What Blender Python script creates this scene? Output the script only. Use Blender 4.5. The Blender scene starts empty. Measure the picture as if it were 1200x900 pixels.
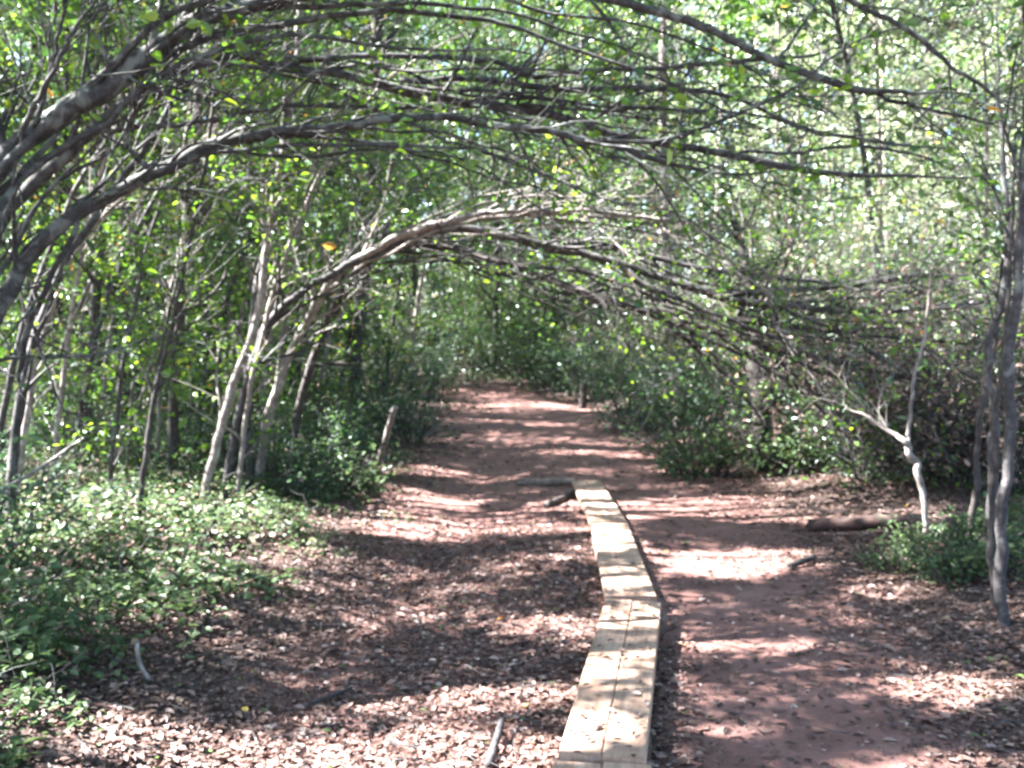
import bpy, math, random
import numpy as np
from mathutils import Vector

SEED = 7
random.seed(SEED)
RNG = np.random.default_rng(SEED)
C = bpy.context.scene.collection
R_ = math.radians

# ------------------------------------------------------------------ camera model (for laying things out at real distances)
F_PX = 1167.0
CAM = np.array([0.0, 0.0, 1.55])
PITCH = math.atan(60 / F_PX)
FWD = np.array([0, math.cos(PITCH), -math.sin(PITCH)])
UPV = np.array([0, math.sin(PITCH), math.cos(PITCH)])
RGT = np.array([1.0, 0, 0])

def at(u, v, d):
    return CAM + d * FWD + (u - 600) / F_PX * d * RGT + (450 - v) / F_PX * d * UPV

def on_ground(u, v, z=0.0):
    w = FWD + (u - 600) / F_PX * RGT + (450 - v) / F_PX * UPV
    return CAM + w * ((z - CAM[2]) / w[2])

def view_uv(p):
    q = np.asarray(p) - CAM
    d = q @ FWD
    ds = np.where(np.abs(d) < 1e-3, 1e-3, d)
    return 600 + (q @ RGT) / ds * F_PX, 450 - (q @ UPV) / ds * F_PX, d

# ------------------------------------------------------------------ numeric helpers
def hash2(ix, iy, s):
    n = (ix.astype(np.int64) * 374761393 + iy.astype(np.int64) * 668265263 + s * 974634777) & 0x7fffffff
    n = ((n ^ (n >> 13)) * 1274126177) & 0x7fffffff
    return ((n ^ (n >> 16)) & 0xffff) / 65535.0

def vnoise(x, y, s=0):
    x = np.asarray(x, float); y = np.asarray(y, float)
    ix = np.floor(x); iy = np.floor(y)
    fx = x - ix; fy = y - iy
    fx = fx * fx * (3 - 2 * fx); fy = fy * fy * (3 - 2 * fy)
    a = hash2(ix, iy, s); b = hash2(ix + 1, iy, s); c = hash2(ix, iy + 1, s); d = hash2(ix + 1, iy + 1, s)
    return (a * (1 - fx) + b * fx) * (1 - fy) + (c * (1 - fx) + d * fx) * fy

def fbm(x, y, s=0, o=3):
    t = 0; a = 0.5; f = 1.0; n = 0
    for k in range(o):
        t = t + a * vnoise(x * f, y * f, s + k * 17); n += a; a *= 0.5; f *= 2.1
    return t / n

def sstep(a, b, x):
    t = np.clip((np.asarray(x, float) - a) / (b - a), 0, 1)
    return t * t * (3 - 2 * t)

def unit(v):
    return v / np.maximum(np.linalg.norm(v, axis=-1, keepdims=True), 1e-9)

def catmull(pts, n):
    p = np.asarray(pts, float)
    p = np.vstack([2 * p[0] - p[1], p, 2 * p[-1] - p[-2]])
    out = []
    m = len(p) - 3
    for i in range(m):
        p0, p1, p2, p3 = p[i:i + 4]
        for t in np.linspace(0, 1, n, endpoint=False):
            out.append(0.5 * (2 * p1 + (p2 - p0) * t + (2 * p0 - 5 * p1 + 4 * p2 - p3) * t ** 2 + (3 * p1 - p0 - 3 * p2 + p3) * t ** 3))
    out.append(p[-2])
    return np.array(out)

# ------------------------------------------------------------------ ground shape
PATH = np.array([on_ground(u, v)[:2] for u, v in ((735, 1100), (735, 900), (725, 760), (700, 660), (668, 590), (645, 540), (632, 500), (605, 474), (575, 460))])
PATH = np.vstack([[0.35, -6], [0.35, 0], PATH, PATH[-1] + np.array([-2.5, 1.6]), PATH[-1] + np.array([-12, 3.5])])
PATH_W = np.interp(np.arange(len(PATH)), [0, 3, 5, 7, 9, 10, len(PATH)], [1.5, 1.5, 1.9, 2.0, 1.6, 1.2, 1.1])

def path_dist(x, y):
    """signed-less distance to the trail centre line, divided by its half width"""
    x = np.asarray(x, float); y = np.asarray(y, float)
    best = np.full(x.shape, 1e9)
    for i in range(len(PATH) - 1):
        a, b = PATH[i], PATH[i + 1]
        ab = b - a
        t = np.clip(((x - a[0]) * ab[0] + (y - a[1]) * ab[1]) / (ab @ ab), 0, 1)
        w = PATH_W[i] * (1 - t) + PATH_W[i + 1] * t
        best = np.minimum(best, np.hypot(x - a[0] - t * ab[0], y - a[1] - t * ab[1]) / w)
    return best

TROUGH = np.array([on_ground(u, v)[:2] for u, v in ((330, 900), (400, 760), (520, 660), (560, 610), (545, 570), (580, 520))])

def line_dist(L, x, y):
    best = np.full(np.shape(x), 1e9)
    for i in range(len(L) - 1):
        a, b = L[i], L[i + 1]; ab = b - a
        t = np.clip(((x - a[0]) * ab[0] + (y - a[1]) * ab[1]) / (ab @ ab), 0, 1)
        best = np.minimum(best, np.hypot(x - a[0] - t * ab[0], y - a[1] - t * ab[1]))
    return best

def gz(x, y):
    x = np.asarray(x, float); y = np.asarray(y, float)
    pd = path_dist(x, y)
    z = 0.10 * (fbm(x * 0.35, y * 0.35, 3) - 0.5) * sstep(0.5, 2.0, pd)
    z = z + 0.05 * (fbm(x * 1.3, y * 1.3, 5) - 0.5)
    z = z + 0.10 * sstep(0.9, 1.6, pd) + 0.25 * sstep(1.5, 6, pd)
    z = z - 0.07 * np.exp(-(line_dist(TROUGH, x, y) / 0.45) ** 2)
    z = z + 3.5 * sstep(24, 70, np.hypot(x, y)) + 2.0 * sstep(6, 25, x)
    return z

def gz1(x, y):
    return float(gz(np.array([x]), np.array([y]))[0])

# ------------------------------------------------------------------ materials
def nodes(name):
    m = bpy.data.materials.new(name); m.use_nodes = True
    nt = m.node_tree; nt.nodes.clear()
    return m, nt, nt.nodes, nt.links

def N(nt, t, **kw):
    n = nt.nodes.new(t)
    for k, v in kw.items():
        setattr(n, k, v)
    return n

def ramp(nt, stops, interp='LINEAR'):
    r = N(nt, 'ShaderNodeValToRGB'); cr = r.color_ramp; cr.interpolation = interp
    while len(cr.elements) < len(stops):
        cr.elements.new(0.5)
    for e, (p, c) in zip(cr.elements, stops):
        e.position = p; e.color = (*c, 1)
    return r

def noise(nt, vec, scale, detail=4, rough=0.55, dist=0.0):
    n = N(nt, 'ShaderNodeTexNoise')
    n.inputs['Scale'].default_value = scale; n.inputs['Detail'].default_value = detail
    n.inputs['Roughness'].default_value = rough; n.inputs['Distortion'].default_value = dist
    if vec is not None:
        nt.links.new(vec, n.inputs['Vector'])
    return n

def leaf_material(name, stops, transl=0.45, gloss=0.06, rough=0.45):
    m, nt, ns, lk = nodes(name)
    a = N(nt, 'ShaderNodeAttribute', attribute_name='tint')
    r = ramp(nt, stops); lk.new(a.outputs['Fac'], r.inputs['Fac'])
    d = N(nt, 'ShaderNodeBsdfDiffuse'); lk.new(r.outputs['Color'], d.inputs['Color'])
    hs = N(nt, 'ShaderNodeHueSaturation'); hs.inputs['Hue'].default_value = 0.485; hs.inputs['Value'].default_value = 1.35
    hs.inputs['Saturation'].default_value = 1.05
    lk.new(r.outputs['Color'], hs.inputs['Color'])
    t = N(nt, 'ShaderNodeBsdfTranslucent'); lk.new(hs.outputs['Color'], t.inputs['Color'])
    mx = N(nt, 'ShaderNodeMixShader'); mx.inputs[0].default_value = transl
    lk.new(d.outputs[0], mx.inputs[1]); lk.new(t.outputs[0], mx.inputs[2])
    g = N(nt, 'ShaderNodeBsdfGlossy'); g.inputs['Roughness'].default_value = rough
    g.inputs['Color'].default_value = (0.9, 0.95, 1, 1)
    m2 = N(nt, 'ShaderNodeMixShader'); m2.inputs[0].default_value = gloss
    lk.new(mx.outputs[0], m2.inputs[1]); lk.new(g.outputs[0], m2.inputs[2])
    o = N(nt, 'ShaderNodeOutputMaterial'); lk.new(m2.outputs[0], o.inputs['Surface'])
    return m

def bark_material(name, dark, mid, pale, lichen, amount=0.5, scale=18):
    m, nt, ns, lk = nodes(name)
    tc = N(nt, 'ShaderNodeTexCoord')
    n1 = noise(nt, tc.outputs['Object'], scale, 6, 0.65, 0.4)
    r = ramp(nt, ((0.3, dark), (0.5, mid), (0.72, pale))); lk.new(n1.outputs['Fac'], r.inputs['Fac'])
    n2 = noise(nt, tc.outputs['Object'], scale * 0.33, 4, 0.6, 0.8)
    r2 = ramp(nt, ((0.62 - 0.2 * amount, (0, 0, 0)), (0.68 - 0.2 * amount + 0.04, (1, 1, 1)))); lk.new(n2.outputs['Fac'], r2.inputs['Fac'])
    mix = N(nt, 'ShaderNodeMix', data_type='RGBA')
    mix.inputs[7].default_value = (*lichen, 1)
    mul = N(nt, 'ShaderNodeMath', operation='MULTIPLY'); mul.inputs[1].default_value = 0.75
    lk.new(r2.outputs['Color'], mul.inputs[0]); lk.new(mul.outputs[0], mix.inputs[0]); lk.new(r.outputs['Color'], mix.inputs[6])
    b = N(nt, 'ShaderNodeBsdfPrincipled'); b.inputs['Roughness'].default_value = 0.8
    lk.new(mix.outputs[2], b.inputs['Base Color'])
    bp = N(nt, 'ShaderNodeBump'); bp.inputs['Strength'].default_value = 0.7; bp.inputs['Distance'].default_value = 0.012
    lk.new(n1.outputs['Fac'], bp.inputs['Height']); lk.new(bp.outputs[0], b.inputs['Normal'])
    o = N(nt, 'ShaderNodeOutputMaterial'); lk.new(b.outputs[0], o.inputs['Surface'])
    return m

GREEN = ((0.0, (0.014, 0.042, 0.011)), (0.4, (0.036, 0.098, 0.018)), (0.7, (0.085, 0.18, 0.026)), (0.93, (0.20, 0.30, 0.045)), (0.955, (0.42, 0.34, 0.04)), (1.0, (0.50, 0.30, 0.06)))
M = {}
M['leaf'] = leaf_material('canopy_leaf', GREEN, 0.48, 0.075, 0.38)
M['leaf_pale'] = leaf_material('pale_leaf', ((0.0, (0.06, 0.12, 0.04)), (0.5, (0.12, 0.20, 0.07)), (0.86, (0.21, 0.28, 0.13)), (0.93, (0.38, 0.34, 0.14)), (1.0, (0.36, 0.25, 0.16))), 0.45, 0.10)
M['leaf_lit_green'] = leaf_material('lit_green_leaf', ((0.0, (0.025, 0.080, 0.013)), (0.4, (0.065, 0.165, 0.020)), (0.7, (0.14, 0.26, 0.028)), (0.93, (0.26, 0.36, 0.045)), (0.955, (0.45, 0.36, 0.04)), (1.0, (0.50, 0.30, 0.06))), 0.58, 0.05)  # brighter copy of the canopy leaf; its green imitates leaves in sun
M['leaf_sun_pale'] = leaf_material('sun_paled_leaf', ((0.0, (0.10, 0.16, 0.06)), (0.5, (0.21, 0.28, 0.11)), (0.86, (0.31, 0.37, 0.21)), (0.93, (0.46, 0.42, 0.22)), (1.0, (0.42, 0.32, 0.22))), 0.45, 0.12)  # sun-washed look put into the colour, for foliage right of the trail
M['leaf_shrub'] = leaf_material('shrub_leaf', ((0.0, (0.015, 0.045, 0.018)), (0.5, (0.04, 0.105, 0.036)), (0.9, (0.10, 0.19, 0.06)), (1.0, (0.20, 0.25, 0.06))), 0.42, 0.06)
M['leaf_ivy'] = leaf_material('ground_cover_leaf', ((0.0, (0.028, 0.056, 0.022)), (0.5, (0.070, 0.122, 0.044)), (0.9, (0.14, 0.195, 0.085)), (0.93, (0.20, 0.23, 0.12)), (0.95, (0.22, 0.15, 0.11)), (1.0, (0.36, 0.27, 0.22))), 0.38, 0.03, 0.45)
M['leaf_dead'] = leaf_material('withered_leaf', ((0.0, (0.10, 0.065, 0.05)), (0.5, (0.19, 0.125, 0.10)), (0.9, (0.32, 0.23, 0.19)), (1.0, (0.5, 0.4, 0.3))), 0.3, 0.06)
M['litter'] = leaf_material('fallen_leaf', ((0.0, (0.040, 0.023, 0.018)), (0.35, (0.095, 0.055, 0.043)), (0.66, (0.20, 0.125, 0.102)), (0.86, (0.37, 0.265, 0.235)), (0.95, (0.52, 0.42, 0.38)), (0.962, (0.48, 0.33, 0.06)), (0.985, (0.40, 0.16, 0.05)), (1.0, (0.12, 0.18, 0.05))), 0.12, 0.035, 0.5)
M['bark'] = bark_material('grey_bark', (0.014, 0.012, 0.013), (0.040, 0.036, 0.037), (0.105, 0.097, 0.098), (0.15, 0.16, 0.15), 0.3)
M['bark_lichen'] = bark_material('lichen_bark', (0.011, 0.011, 0.011), (0.032, 0.032, 0.031), (0.085, 0.085, 0.082), (0.15, 0.17, 0.155), 0.5, 24)
M['bark_dark'] = bark_material('dark_bark', (0.014, 0.011, 0.010), (0.036, 0.029, 0.027), (0.08, 0.066, 0.062), (0.07, 0.08, 0.065), 0.15)
M['bark_pale'] = bark_material('pale_bark', (0.08, 0.066, 0.058), (0.19, 0.165, 0.15), (0.36, 0.33, 0.31), (0.30, 0.31, 0.27), 0.3, 16)
M['bark_red'] = bark_material('rotting_bark', (0.010, 0.006, 0.005), (0.036, 0.018, 0.015), (0.10, 0.046, 0.036), (0.10, 0.09, 0.06), 0.2, 10)

def ground_material():
    m, nt, ns, lk = nodes('forest_soil')
    tc = N(nt, 'ShaderNodeTexCoord')
    at_ = N(nt, 'ShaderNodeAttribute', attribute_name='trodden')
    n1 = noise(nt, tc.outputs['Object'], 2.2, 6, 0.6, 0.3)
    n2 = noise(nt, tc.outputs['Object'], 24, 5, 0.65)
    n3 = noise(nt, tc.outputs['Object'], 110, 3, 0.6)
    soil = ramp(nt, ((0.3, (0.150, 0.071, 0.058)), (0.55, (0.230, 0.117, 0.099)), (0.75, (0.31, 0.178, 0.157)))); lk.new(n1.outputs['Fac'], soil.inputs['Fac'])
    mould = ramp(nt, ((0.3, (0.035, 0.024, 0.020)), (0.55, (0.09, 0.06, 0.050)), (0.75, (0.17, 0.115, 0.098)))); lk.new(n2.outputs['Fac'], mould.inputs['Fac'])
    ad = N(nt, 'ShaderNodeMath', operation='ADD'); lk.new(at_.outputs['Fac'], ad.inputs[0])
    sc = N(nt, 'ShaderNodeMath', operation='MULTIPLY_ADD'); sc.inputs[1].default_value = 0.9; sc.inputs[2].default_value = -0.45
    lk.new(n2.outputs['Fac'], sc.inputs[0]); lk.new(sc.outputs[0], ad.inputs[1])
    ad.use_clamp = True
    mix = N(nt, 'ShaderNodeMix', data_type='RGBA')
    lk.new(ad.outputs[0], mix.inputs[0]); lk.new(mould.outputs['Color'], mix.inputs[6]); lk.new(soil.outputs['Color'], mix.inputs[7])
    sp = ramp(nt, ((0.62, (1, 1, 1)), (0.72, (0.62, 0.58, 0.56)))); lk.new(n3.outputs['Fac'], sp.inputs['Fac'])
    mm = N(nt, 'ShaderNodeMix', data_type='RGBA', blend_type='MULTIPLY'); mm.inputs[0].default_value = 0.8
    lk.new(mix.outputs[2], mm.inputs[6]); lk.new(sp.outputs['Color'], mm.inputs[7])
    b = N(nt, 'ShaderNodeBsdfPrincipled'); b.inputs['Roughness'].default_value = 0.9
    lk.new(mm.outputs[2], b.inputs['Base Color'])
    h = N(nt, 'ShaderNodeMath', operation='ADD'); lk.new(n2.outputs['Fac'], h.inputs[0]); lk.new(n3.outputs['Fac'], h.inputs[1])
    bp = N(nt, 'ShaderNodeBump'); bp.inputs['Strength'].default_value = 0.8; bp.inputs['Distance'].default_value = 0.02
    lk.new(h.outputs[0], bp.inputs['Height']); lk.new(bp.outputs[0], b.inputs['Normal'])
    o = N(nt, 'ShaderNodeOutputMaterial'); lk.new(b.outputs[0], o.inputs['Surface'])
    return m

def plank_material(name, a, bcol, c):
    m, nt, ns, lk = nodes(name)
    tc = N(nt, 'ShaderNodeTexCoord')
    mp = N(nt, 'ShaderNodeMapping'); mp.inputs['Scale'].default_value = (38, 1.6, 38)
    lk.new(tc.outputs['Object'], mp.inputs['Vector'])
    n1 = noise(nt, mp.outputs[0], 1.0, 5, 0.6, 0.6)
    r = ramp(nt, ((0.3, a), (0.52, bcol), (0.75, c))); lk.new(n1.outputs['Fac'], r.inputs['Fac'])
    n2 = noise(nt, tc.outputs['Object'], 5, 5, 0.7, 0.2)
    r2 = ramp(nt, ((0.36, (0.50, 0.44, 0.41)), (0.62, (1, 1, 1)))); lk.new(n2.outputs['Fac'], r2.inputs['Fac'])
    mm = N(nt, 'ShaderNodeMix', data_type='RGBA', blend_type='MULTIPLY'); mm.inputs[0].default_value = 0.7
    lk.new(r.outputs['Color'], mm.inputs[6]); lk.new(r2.outputs['Color'], mm.inputs[7])
    b = N(nt, 'ShaderNodeBsdfPrincipled'); b.inputs['Roughness'].default_value = 0.75
    lk.new(mm.outputs[2], b.inputs['Base Color'])
    bp = N(nt, 'ShaderNodeBump'); bp.inputs['Strength'].default_value = 0.35; bp.inputs['Distance'].default_value = 0.004
    lk.new(n1.outputs['Fac'], bp.inputs['Height']); lk.new(bp.outputs[0], b.inputs['Normal'])
    o = N(nt, 'ShaderNodeOutputMaterial'); lk.new(b.outputs[0], o.inputs['Surface'])
    return m

M['ground'] = ground_material()
M['iron'] = bark_material('rusty_iron', (.02, .012, .01), (.06, .03, .02), (.12, .06, .04), (.05, .04, .035), .2, 60)
M['plank'] = plank_material('sawn_plank', (0.26, 0.166, 0.116), (0.40, 0.268, 0.197), (0.50, 0.358, 0.282))
M['sleeper'] = plank_material('weathered_timber', (0.08, 0.062, 0.05), (0.16, 0.125, 0.105), (0.25, 0.20, 0.17))

# ------------------------------------------------------------------ mesh building
def tubes(P, Rad, k=5):
    """P (n,seg,3), Rad (n,seg) -> verts, quads"""
    n, s, _ = P.shape
    T = np.gradient(P, axis=1); T = unit(T)
    ref = np.where((np.abs(T[..., 1]) > 0.85)[..., None], np.array([0.15, 0.1, 1.0]), np.array([0.05, 1.0, 0.1]))
    A = unit(np.cross(T, ref)); B = np.cross(T, A)
    a = np.arange(k) / k * 2 * math.pi
    V = P[:, :, None, :] + Rad[:, :, None, None] * (A[:, :, None, :] * np.cos(a)[None, None, :, None] + B[:, :, None, :] * np.sin(a)[None, None, :, None])
    V = V.reshape(-1, 3)
    i = np.arange(n)[:, None, None] * (s * k); j = np.arange(s - 1)[None, :, None] * k; c = np.arange(k)[None, None, :]
    c2 = (c + 1) % k
    F = np.stack([i + j + c, i + j + c2, i + j + k + c2, i + j + k + c], -1).reshape(-1, 4)
    return V, F

def leaf_geo(c, ax, nm, size, wid=0.55, six=True):
    n = len(c)
    ax = unit(ax); sd = unit(np.cross(nm, ax)); nm = np.cross(ax, sd)
    L = size[:, None]; W = (size * wid)[:, None]
    if six:
        v = np.stack([c, c + ax * L * .3 + sd * W * .46 + nm * W * .13, c + ax * L * .68 + sd * W * .40 + nm * W * .10,
                      c + ax * L - nm * L * .10, c + ax * L * .68 - sd * W * .40 + nm * W * .10, c + ax * L * .3 - sd * W * .46 + nm * W * .13], 1)
        f = np.array([[0, 3, 2, 1], [0, 5, 4, 3]])[None] + (np.arange(n) * 6)[:, None, None]
    else:
        v = np.stack([c, c + ax * L * .45 + sd * W * .5 + nm * W * .12, c + ax * L - nm * L * .08, c + ax * L * .45 - sd * W * .5 + nm * W * .12], 1)
        f = (np.array([[0, 1, 2, 3]])[None] + (np.arange(n) * 4)[:, None, None])
    return v.reshape(-1, 3), f.reshape(-1, 4)

def build(name, pieces, mats, parent=None, loc=None):
    """pieces: list of (verts, quads, material index, tint per quad or None, smooth)"""
    V = []; F = []; MI = []; TI = []; SM = []; off = 0
    for v, f, mi, ti, sm in pieces:
        if len(v) == 0:
            continue
        V.append(v); F.append(f + off); off += len(v)
        MI.append(np.full(len(f), mi, np.int32)); TI.append(np.zeros(len(f)) if ti is None else ti); SM.append(np.full(len(f), sm, bool))
    V = np.concatenate(V); F = np.concatenate(F); MI = np.concatenate(MI); TI = np.concatenate(TI); SM = np.concatenate(SM)
    if loc is not None:
        V = V - np.asarray(loc)[None]
    me = bpy.data.meshes.new(name)
    me.vertices.add(len(V)); me.vertices.foreach_set('co', V.astype(np.float32).ravel())
    me.loops.add(F.size); me.loops.foreach_set('vertex_index', F.astype(np.int32).ravel())
    me.polygons.add(len(F)); me.polygons.foreach_set('loop_start', np.arange(len(F), dtype=np.int32) * 4)
    me.polygons.foreach_set('material_index', MI); me.polygons.foreach_set('use_smooth', SM)
    at_ = me.attributes.new('tint', 'FLOAT', 'FACE'); at_.data.foreach_set('value', TI.astype(np.float32))
    for m in mats:
        me.materials.append(M[m])
    me.update(calc_edges=True)
    o = bpy.data.objects.new(name, me); C.objects.link(o)
    if parent is not None:
        o.parent = parent
    return o

def tag(o, label, cat, group=None):
    o['label'] = label; o['category'] = cat
    if group:
        o['group'] = group
    return o

def thing(name, label, cat, loc, group=None):
    o = bpy.data.objects.new(name, None); C.objects.link(o)
    o.location = tuple(float(a) for a in loc); o.empty_display_size = 0.2
    return tag(o, label, cat, group)

def part_of(o, loc):
    """keep world coordinates: meshes are written relative to the thing's base"""
    return o

# ------------------------------------------------------------------ growth
def along(P, Rr, t):
    s = np.concatenate([[0], np.cumsum(np.linalg.norm(np.diff(P, axis=0), axis=1))]); s /= s[-1]
    q = np.stack([np.interp(t, s, P[:, i]) for i in range(3)], 1)
    q2 = np.stack([np.interp(np.minimum(t + 0.02, 1.02), np.append(s, 1.02), np.append(P[:, i], 2 * P[-1, i] - P[-2, i] if len(P) > 1 else P[-1, i])) for i in range(3)], 1)
    q1 = np.stack([np.interp(np.maximum(t - 0.02, 0), s, P[:, i]) for i in range(3)], 1)
    return q, unit(q2 - q1), np.interp(t, s, Rr)

def grow(rng, q, tan, rad, L, ang, up=0.1, wob=0.25, grav=0.0, seg=6, rf=0.5, rmin=0.0025, flat=0.0):
    n = len(q)
    r = rng.normal(size=(n, 3)); r[:, 2] *= (1 - flat)
    perp = unit(r - (r * tan).sum(1, keepdims=True) * tan)
    a = rng.uniform(ang[0], ang[1], n)[:, None]
    d = unit(tan * np.cos(a) + perp * np.sin(a) + np.array([0, 0, up]))
    Ls = rng.uniform(L[0], L[1], n)
    P = np.zeros((n, seg, 3)); P[:, 0] = q
    for k in range(1, seg):
        d = unit(d + rng.normal(size=(n, 3)) * wob + np.array([0, 0, grav]))
        P[:, k] = P[:, k - 1] + d * (Ls / (seg - 1))[:, None]
    r0 = np.clip(rad * rf, rmin * 1.5, None)
    Rr = r0[:, None] * (1 - np.linspace(0, 1, seg)[None] * 0.85); Rr = np.maximum(Rr, rmin)
    return P, Rr

def sub(rng, P, Rr, per, t0=0.2):
    n, s, _ = P.shape
    i = np.repeat(np.arange(n), per)
    t = rng.uniform(t0, 0.98, len(i)) * (s - 1)
    k = np.minimum(t.astype(int), s - 2); f = (t - k)[:, None]
    q = P[i, k] * (1 - f) + P[i, k + 1] * f
    return q, unit(P[i, k + 1] - P[i, k]), Rr[i, k]

def leaves_on(rng, P, per, size, t0=0.15, spread=0.04, flat=0.6):
    q, tan, _ = sub(rng, P, np.zeros(P.shape[:2]), per, t0)
    n = len(q)
    q = q + rng.normal(size=(n, 3)) * spread
    r = rng.normal(size=(n, 3)); r[:, 2] *= 0.5
    ax = unit(tan * 0.6 + r * 0.9 + np.array([0, 0, -0.15]))
    nm = unit(rng.normal(size=(n, 3)) * (1 - flat) + np.array([0, 0, flat]))
    sz = size * rng.uniform(0.45, 1.4, n)
    return q, ax, nm, sz

# ------------------------------------------------------------------ the sun, and where it reaches the ground
SUN_EL = R_(46); SUN_AZ = R_(-86)          # azimuth from +Y, positive to the right
SUN = np.array([math.sin(SUN_AZ) * math.cos(SUN_EL), math.cos(SUN_AZ) * math.cos(SUN_EL), math.sin(SUN_EL)])
# openings cut into the canopy to light chosen spots of ground (centre and radii on the ground seen at these points, strength)
LIT = [  # u, v, ru, rv, tilt deg, strength
    (330, 862, 330, 34, 0, 1), (560, 805, 170, 16, 0, .9), (600, 880, 120, 30, 0, 1), (330, 800, 110, 14, 6, .7),
    (120, 880, 120, 22, 0, .8), (640, 722, 75, 14, 0, .75), (500, 715, 90, 8, 0, .55), (520, 668, 60, 6, 0, .45),
    (540, 600, 130, 8, 8, .95), (640, 640, 80, 9, 3, .95), (500, 575, 70, 6, 12, .8), (650, 612, 60, 7, 2, .8),
    (845, 652, 85, 17, 0, 1), (800, 625, 40, 6, 0, .7), (940, 648, 60, 10, 6, .6), (715, 635, 40, 20, 0, 1),
    (735, 675, 40, 5, 0, .8), (750, 692, 45, 6, 0, .8), (695, 585, 30, 6, 0, .8), (740, 588, 50, 6, 0, .6),
    (725, 792, 70, 18, 0, 1), (700, 870, 80, 24, 0, 1), (745, 742, 45, 3, 0, .7), (690, 800, 60, 8, 0, .6),
    (860, 745, 90, 7, 0, .6), (870, 770, 110, 7, 0, .6), (820, 838, 50, 14, 0, .85), (950, 800, 140, 7, 0, .5), (1120, 800, 110, 18, 0, .65),
    (1080, 875, 140, 18, 0, .6), (930, 715, 100, 8, 4, .5), (860, 885, 60, 10, 0, .5),
    (600, 470, 60, 4, 3, .9), (620, 492, 60, 3, 3, .8), (650, 512, 90, 4, 4, .9), (700, 528, 80, 4, 3, .8), (600, 505, 50, 3, 4, .7), (560, 458, 40, 3, 0, .8),
    (780, 545, 70, 4, 3, .6), (690, 478, 60, 3, 0, .5), (850, 590, 50, 4, 0, .5),
    (110, 615, 200, 26, 0, .95), (300, 640, 90, 18, 0, .8), (60, 660, 90, 14, 0, .6), (230, 672, 60, 10, 0, .6), 
    (160, 745, 190, 55, 0, -1), (480, 765, 230, 16, 0, -1), (330, 720, 120, 14, 0, -.6), (540, 692, 140, 8, 0, -.7), (560, 632, 120, 6, 4, -.7), (900, 705, 110, 8, 0, -.6), (1000, 740, 130, 12, 0, -.6), (960, 830, 160, 10, 0, -.6), (620, 548, 190, 17, 0, -1), (820, 800, 90, 10, 0, -.6), (1060, 760, 120, 20, 0, -.6), (740, 722, 50, 9, 0, -1), (735, 760, 50, 7, 0, -1), (715, 830, 60, 9, 0, -1),
    (340, 690, 60, 8, 0, .5), (1090, 650, 60, 16, 0, .7), (1180, 620, 40, 10, 0, .5), (400, 610, 40, 6, 0, .5),
]

def litness(G):
    u, v, d = view_uv(G)
    ok = d > 2.2
    # the dapple itself: drawn out along the sun's direction on the ground
    along_s = G[:, 0] * SUN[0] + G[:, 1] * SUN[1]; across = -G[:, 0] * SUN[1] + G[:, 1] * SUN[0]
    nz = fbm(along_s * 0.45, across * 4.6, 21, 3)
    val = np.full(len(G), 0.0); low = np.zeros(len(G))
    for (cu, cv, ru, rv, tl, st) in LIT:
        c, s = math.cos(R_(tl)), math.sin(R_(tl))
        a = ((u - cu) * c + (v - cv) * s) / ru; b = (-(u - cu) * s + (v - cv) * c) / rv
        g = st * np.clip(1.6 - (a * a + b * b), 0, 1)
        if st < 0:
            low = np.minimum(low, g)
        else:
            val = np.maximum(val, g)
    val = np.where(ok, val + low, 0.2)
    return val + (nz - 0.5) * 0.85

LITPTS = [(at(u, v, d), r) for u, v, d, r in (  # crown leaves between these points and the sun are cleared away
    (366, 358, 8.8, .22), (400, 315, 8.7, .22), (440, 288, 8.6, .22), (530, 252, 8.4, .2), (580, 246, 8.4, .25), (640, 245, 8.4, .25), (700, 246, 8.4, .25), (760, 254, 8.4, .2), (640, 286, 8.8, .22), (690, 298, 8.8, .22), (740, 312, 8.8, .2), (820, 340, 8.8, .2),
    (180, 205, 5, .15), (215, 187, 5, .15), (245, 172, 5, .15), (205, 36, 4.7, .12), (440, 85, 6.2, .15), (500, 98, 6.2, .15),
    (240, 585, 8.3, .25), (250, 540, 8.3, .25), (268, 470, 8.3, .25), (312, 300, 8.3, .25), (328, 210, 8.3, .25), (1072, 550, 6.7, .18), (1176, 560, 5.2, .15), (1175, 640, 5.2, .12), (1163, 600, 6.3, .15),
    (75, 325, 7.8, .2), (45, 400, 7.8, .2), (110, 265, 7.9, .2), (22, 450, 6.9, .2), (350, 120, 9, .5), (450, 60, 9, .5), (300, 200, 9, .4), (250, 380, 8, .35), (330, 420, 8.5, .35), (130, 420, 8, .35), (456, 505, 11.3, .3), (448, 530, 11.3, .3), (520, 220, 9, .5), (640, 200, 10, .6), (760, 200, 11, .6), (560, 120, 8, .4), (80, 500, 7, .3), (180, 520, 8, .3), (380, 460, 9.5, .4))]

def shade_keep(c, rng, soft=0.5, thin=0.02):
    """crowns are cut open where the sun should reach the chosen spots"""
    gzv = 0.05
    t = (c[:, 2] - gzv) / SUN[2]
    G = c - SUN[None] * t[:, None]
    lit = litness(G)
    keep = lit < soft
    keep |= rng.uniform(size=len(c)) < thin
    for p, r in LITPTS:
        w = c - p; t_ = w @ SUN
        dd = np.linalg.norm(w - t_[:, None] * SUN, axis=1)
        keep &= ~((dd < r) & (t_ > .35))
    keep |= c[:, 2] < 0.8
    return keep

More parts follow.
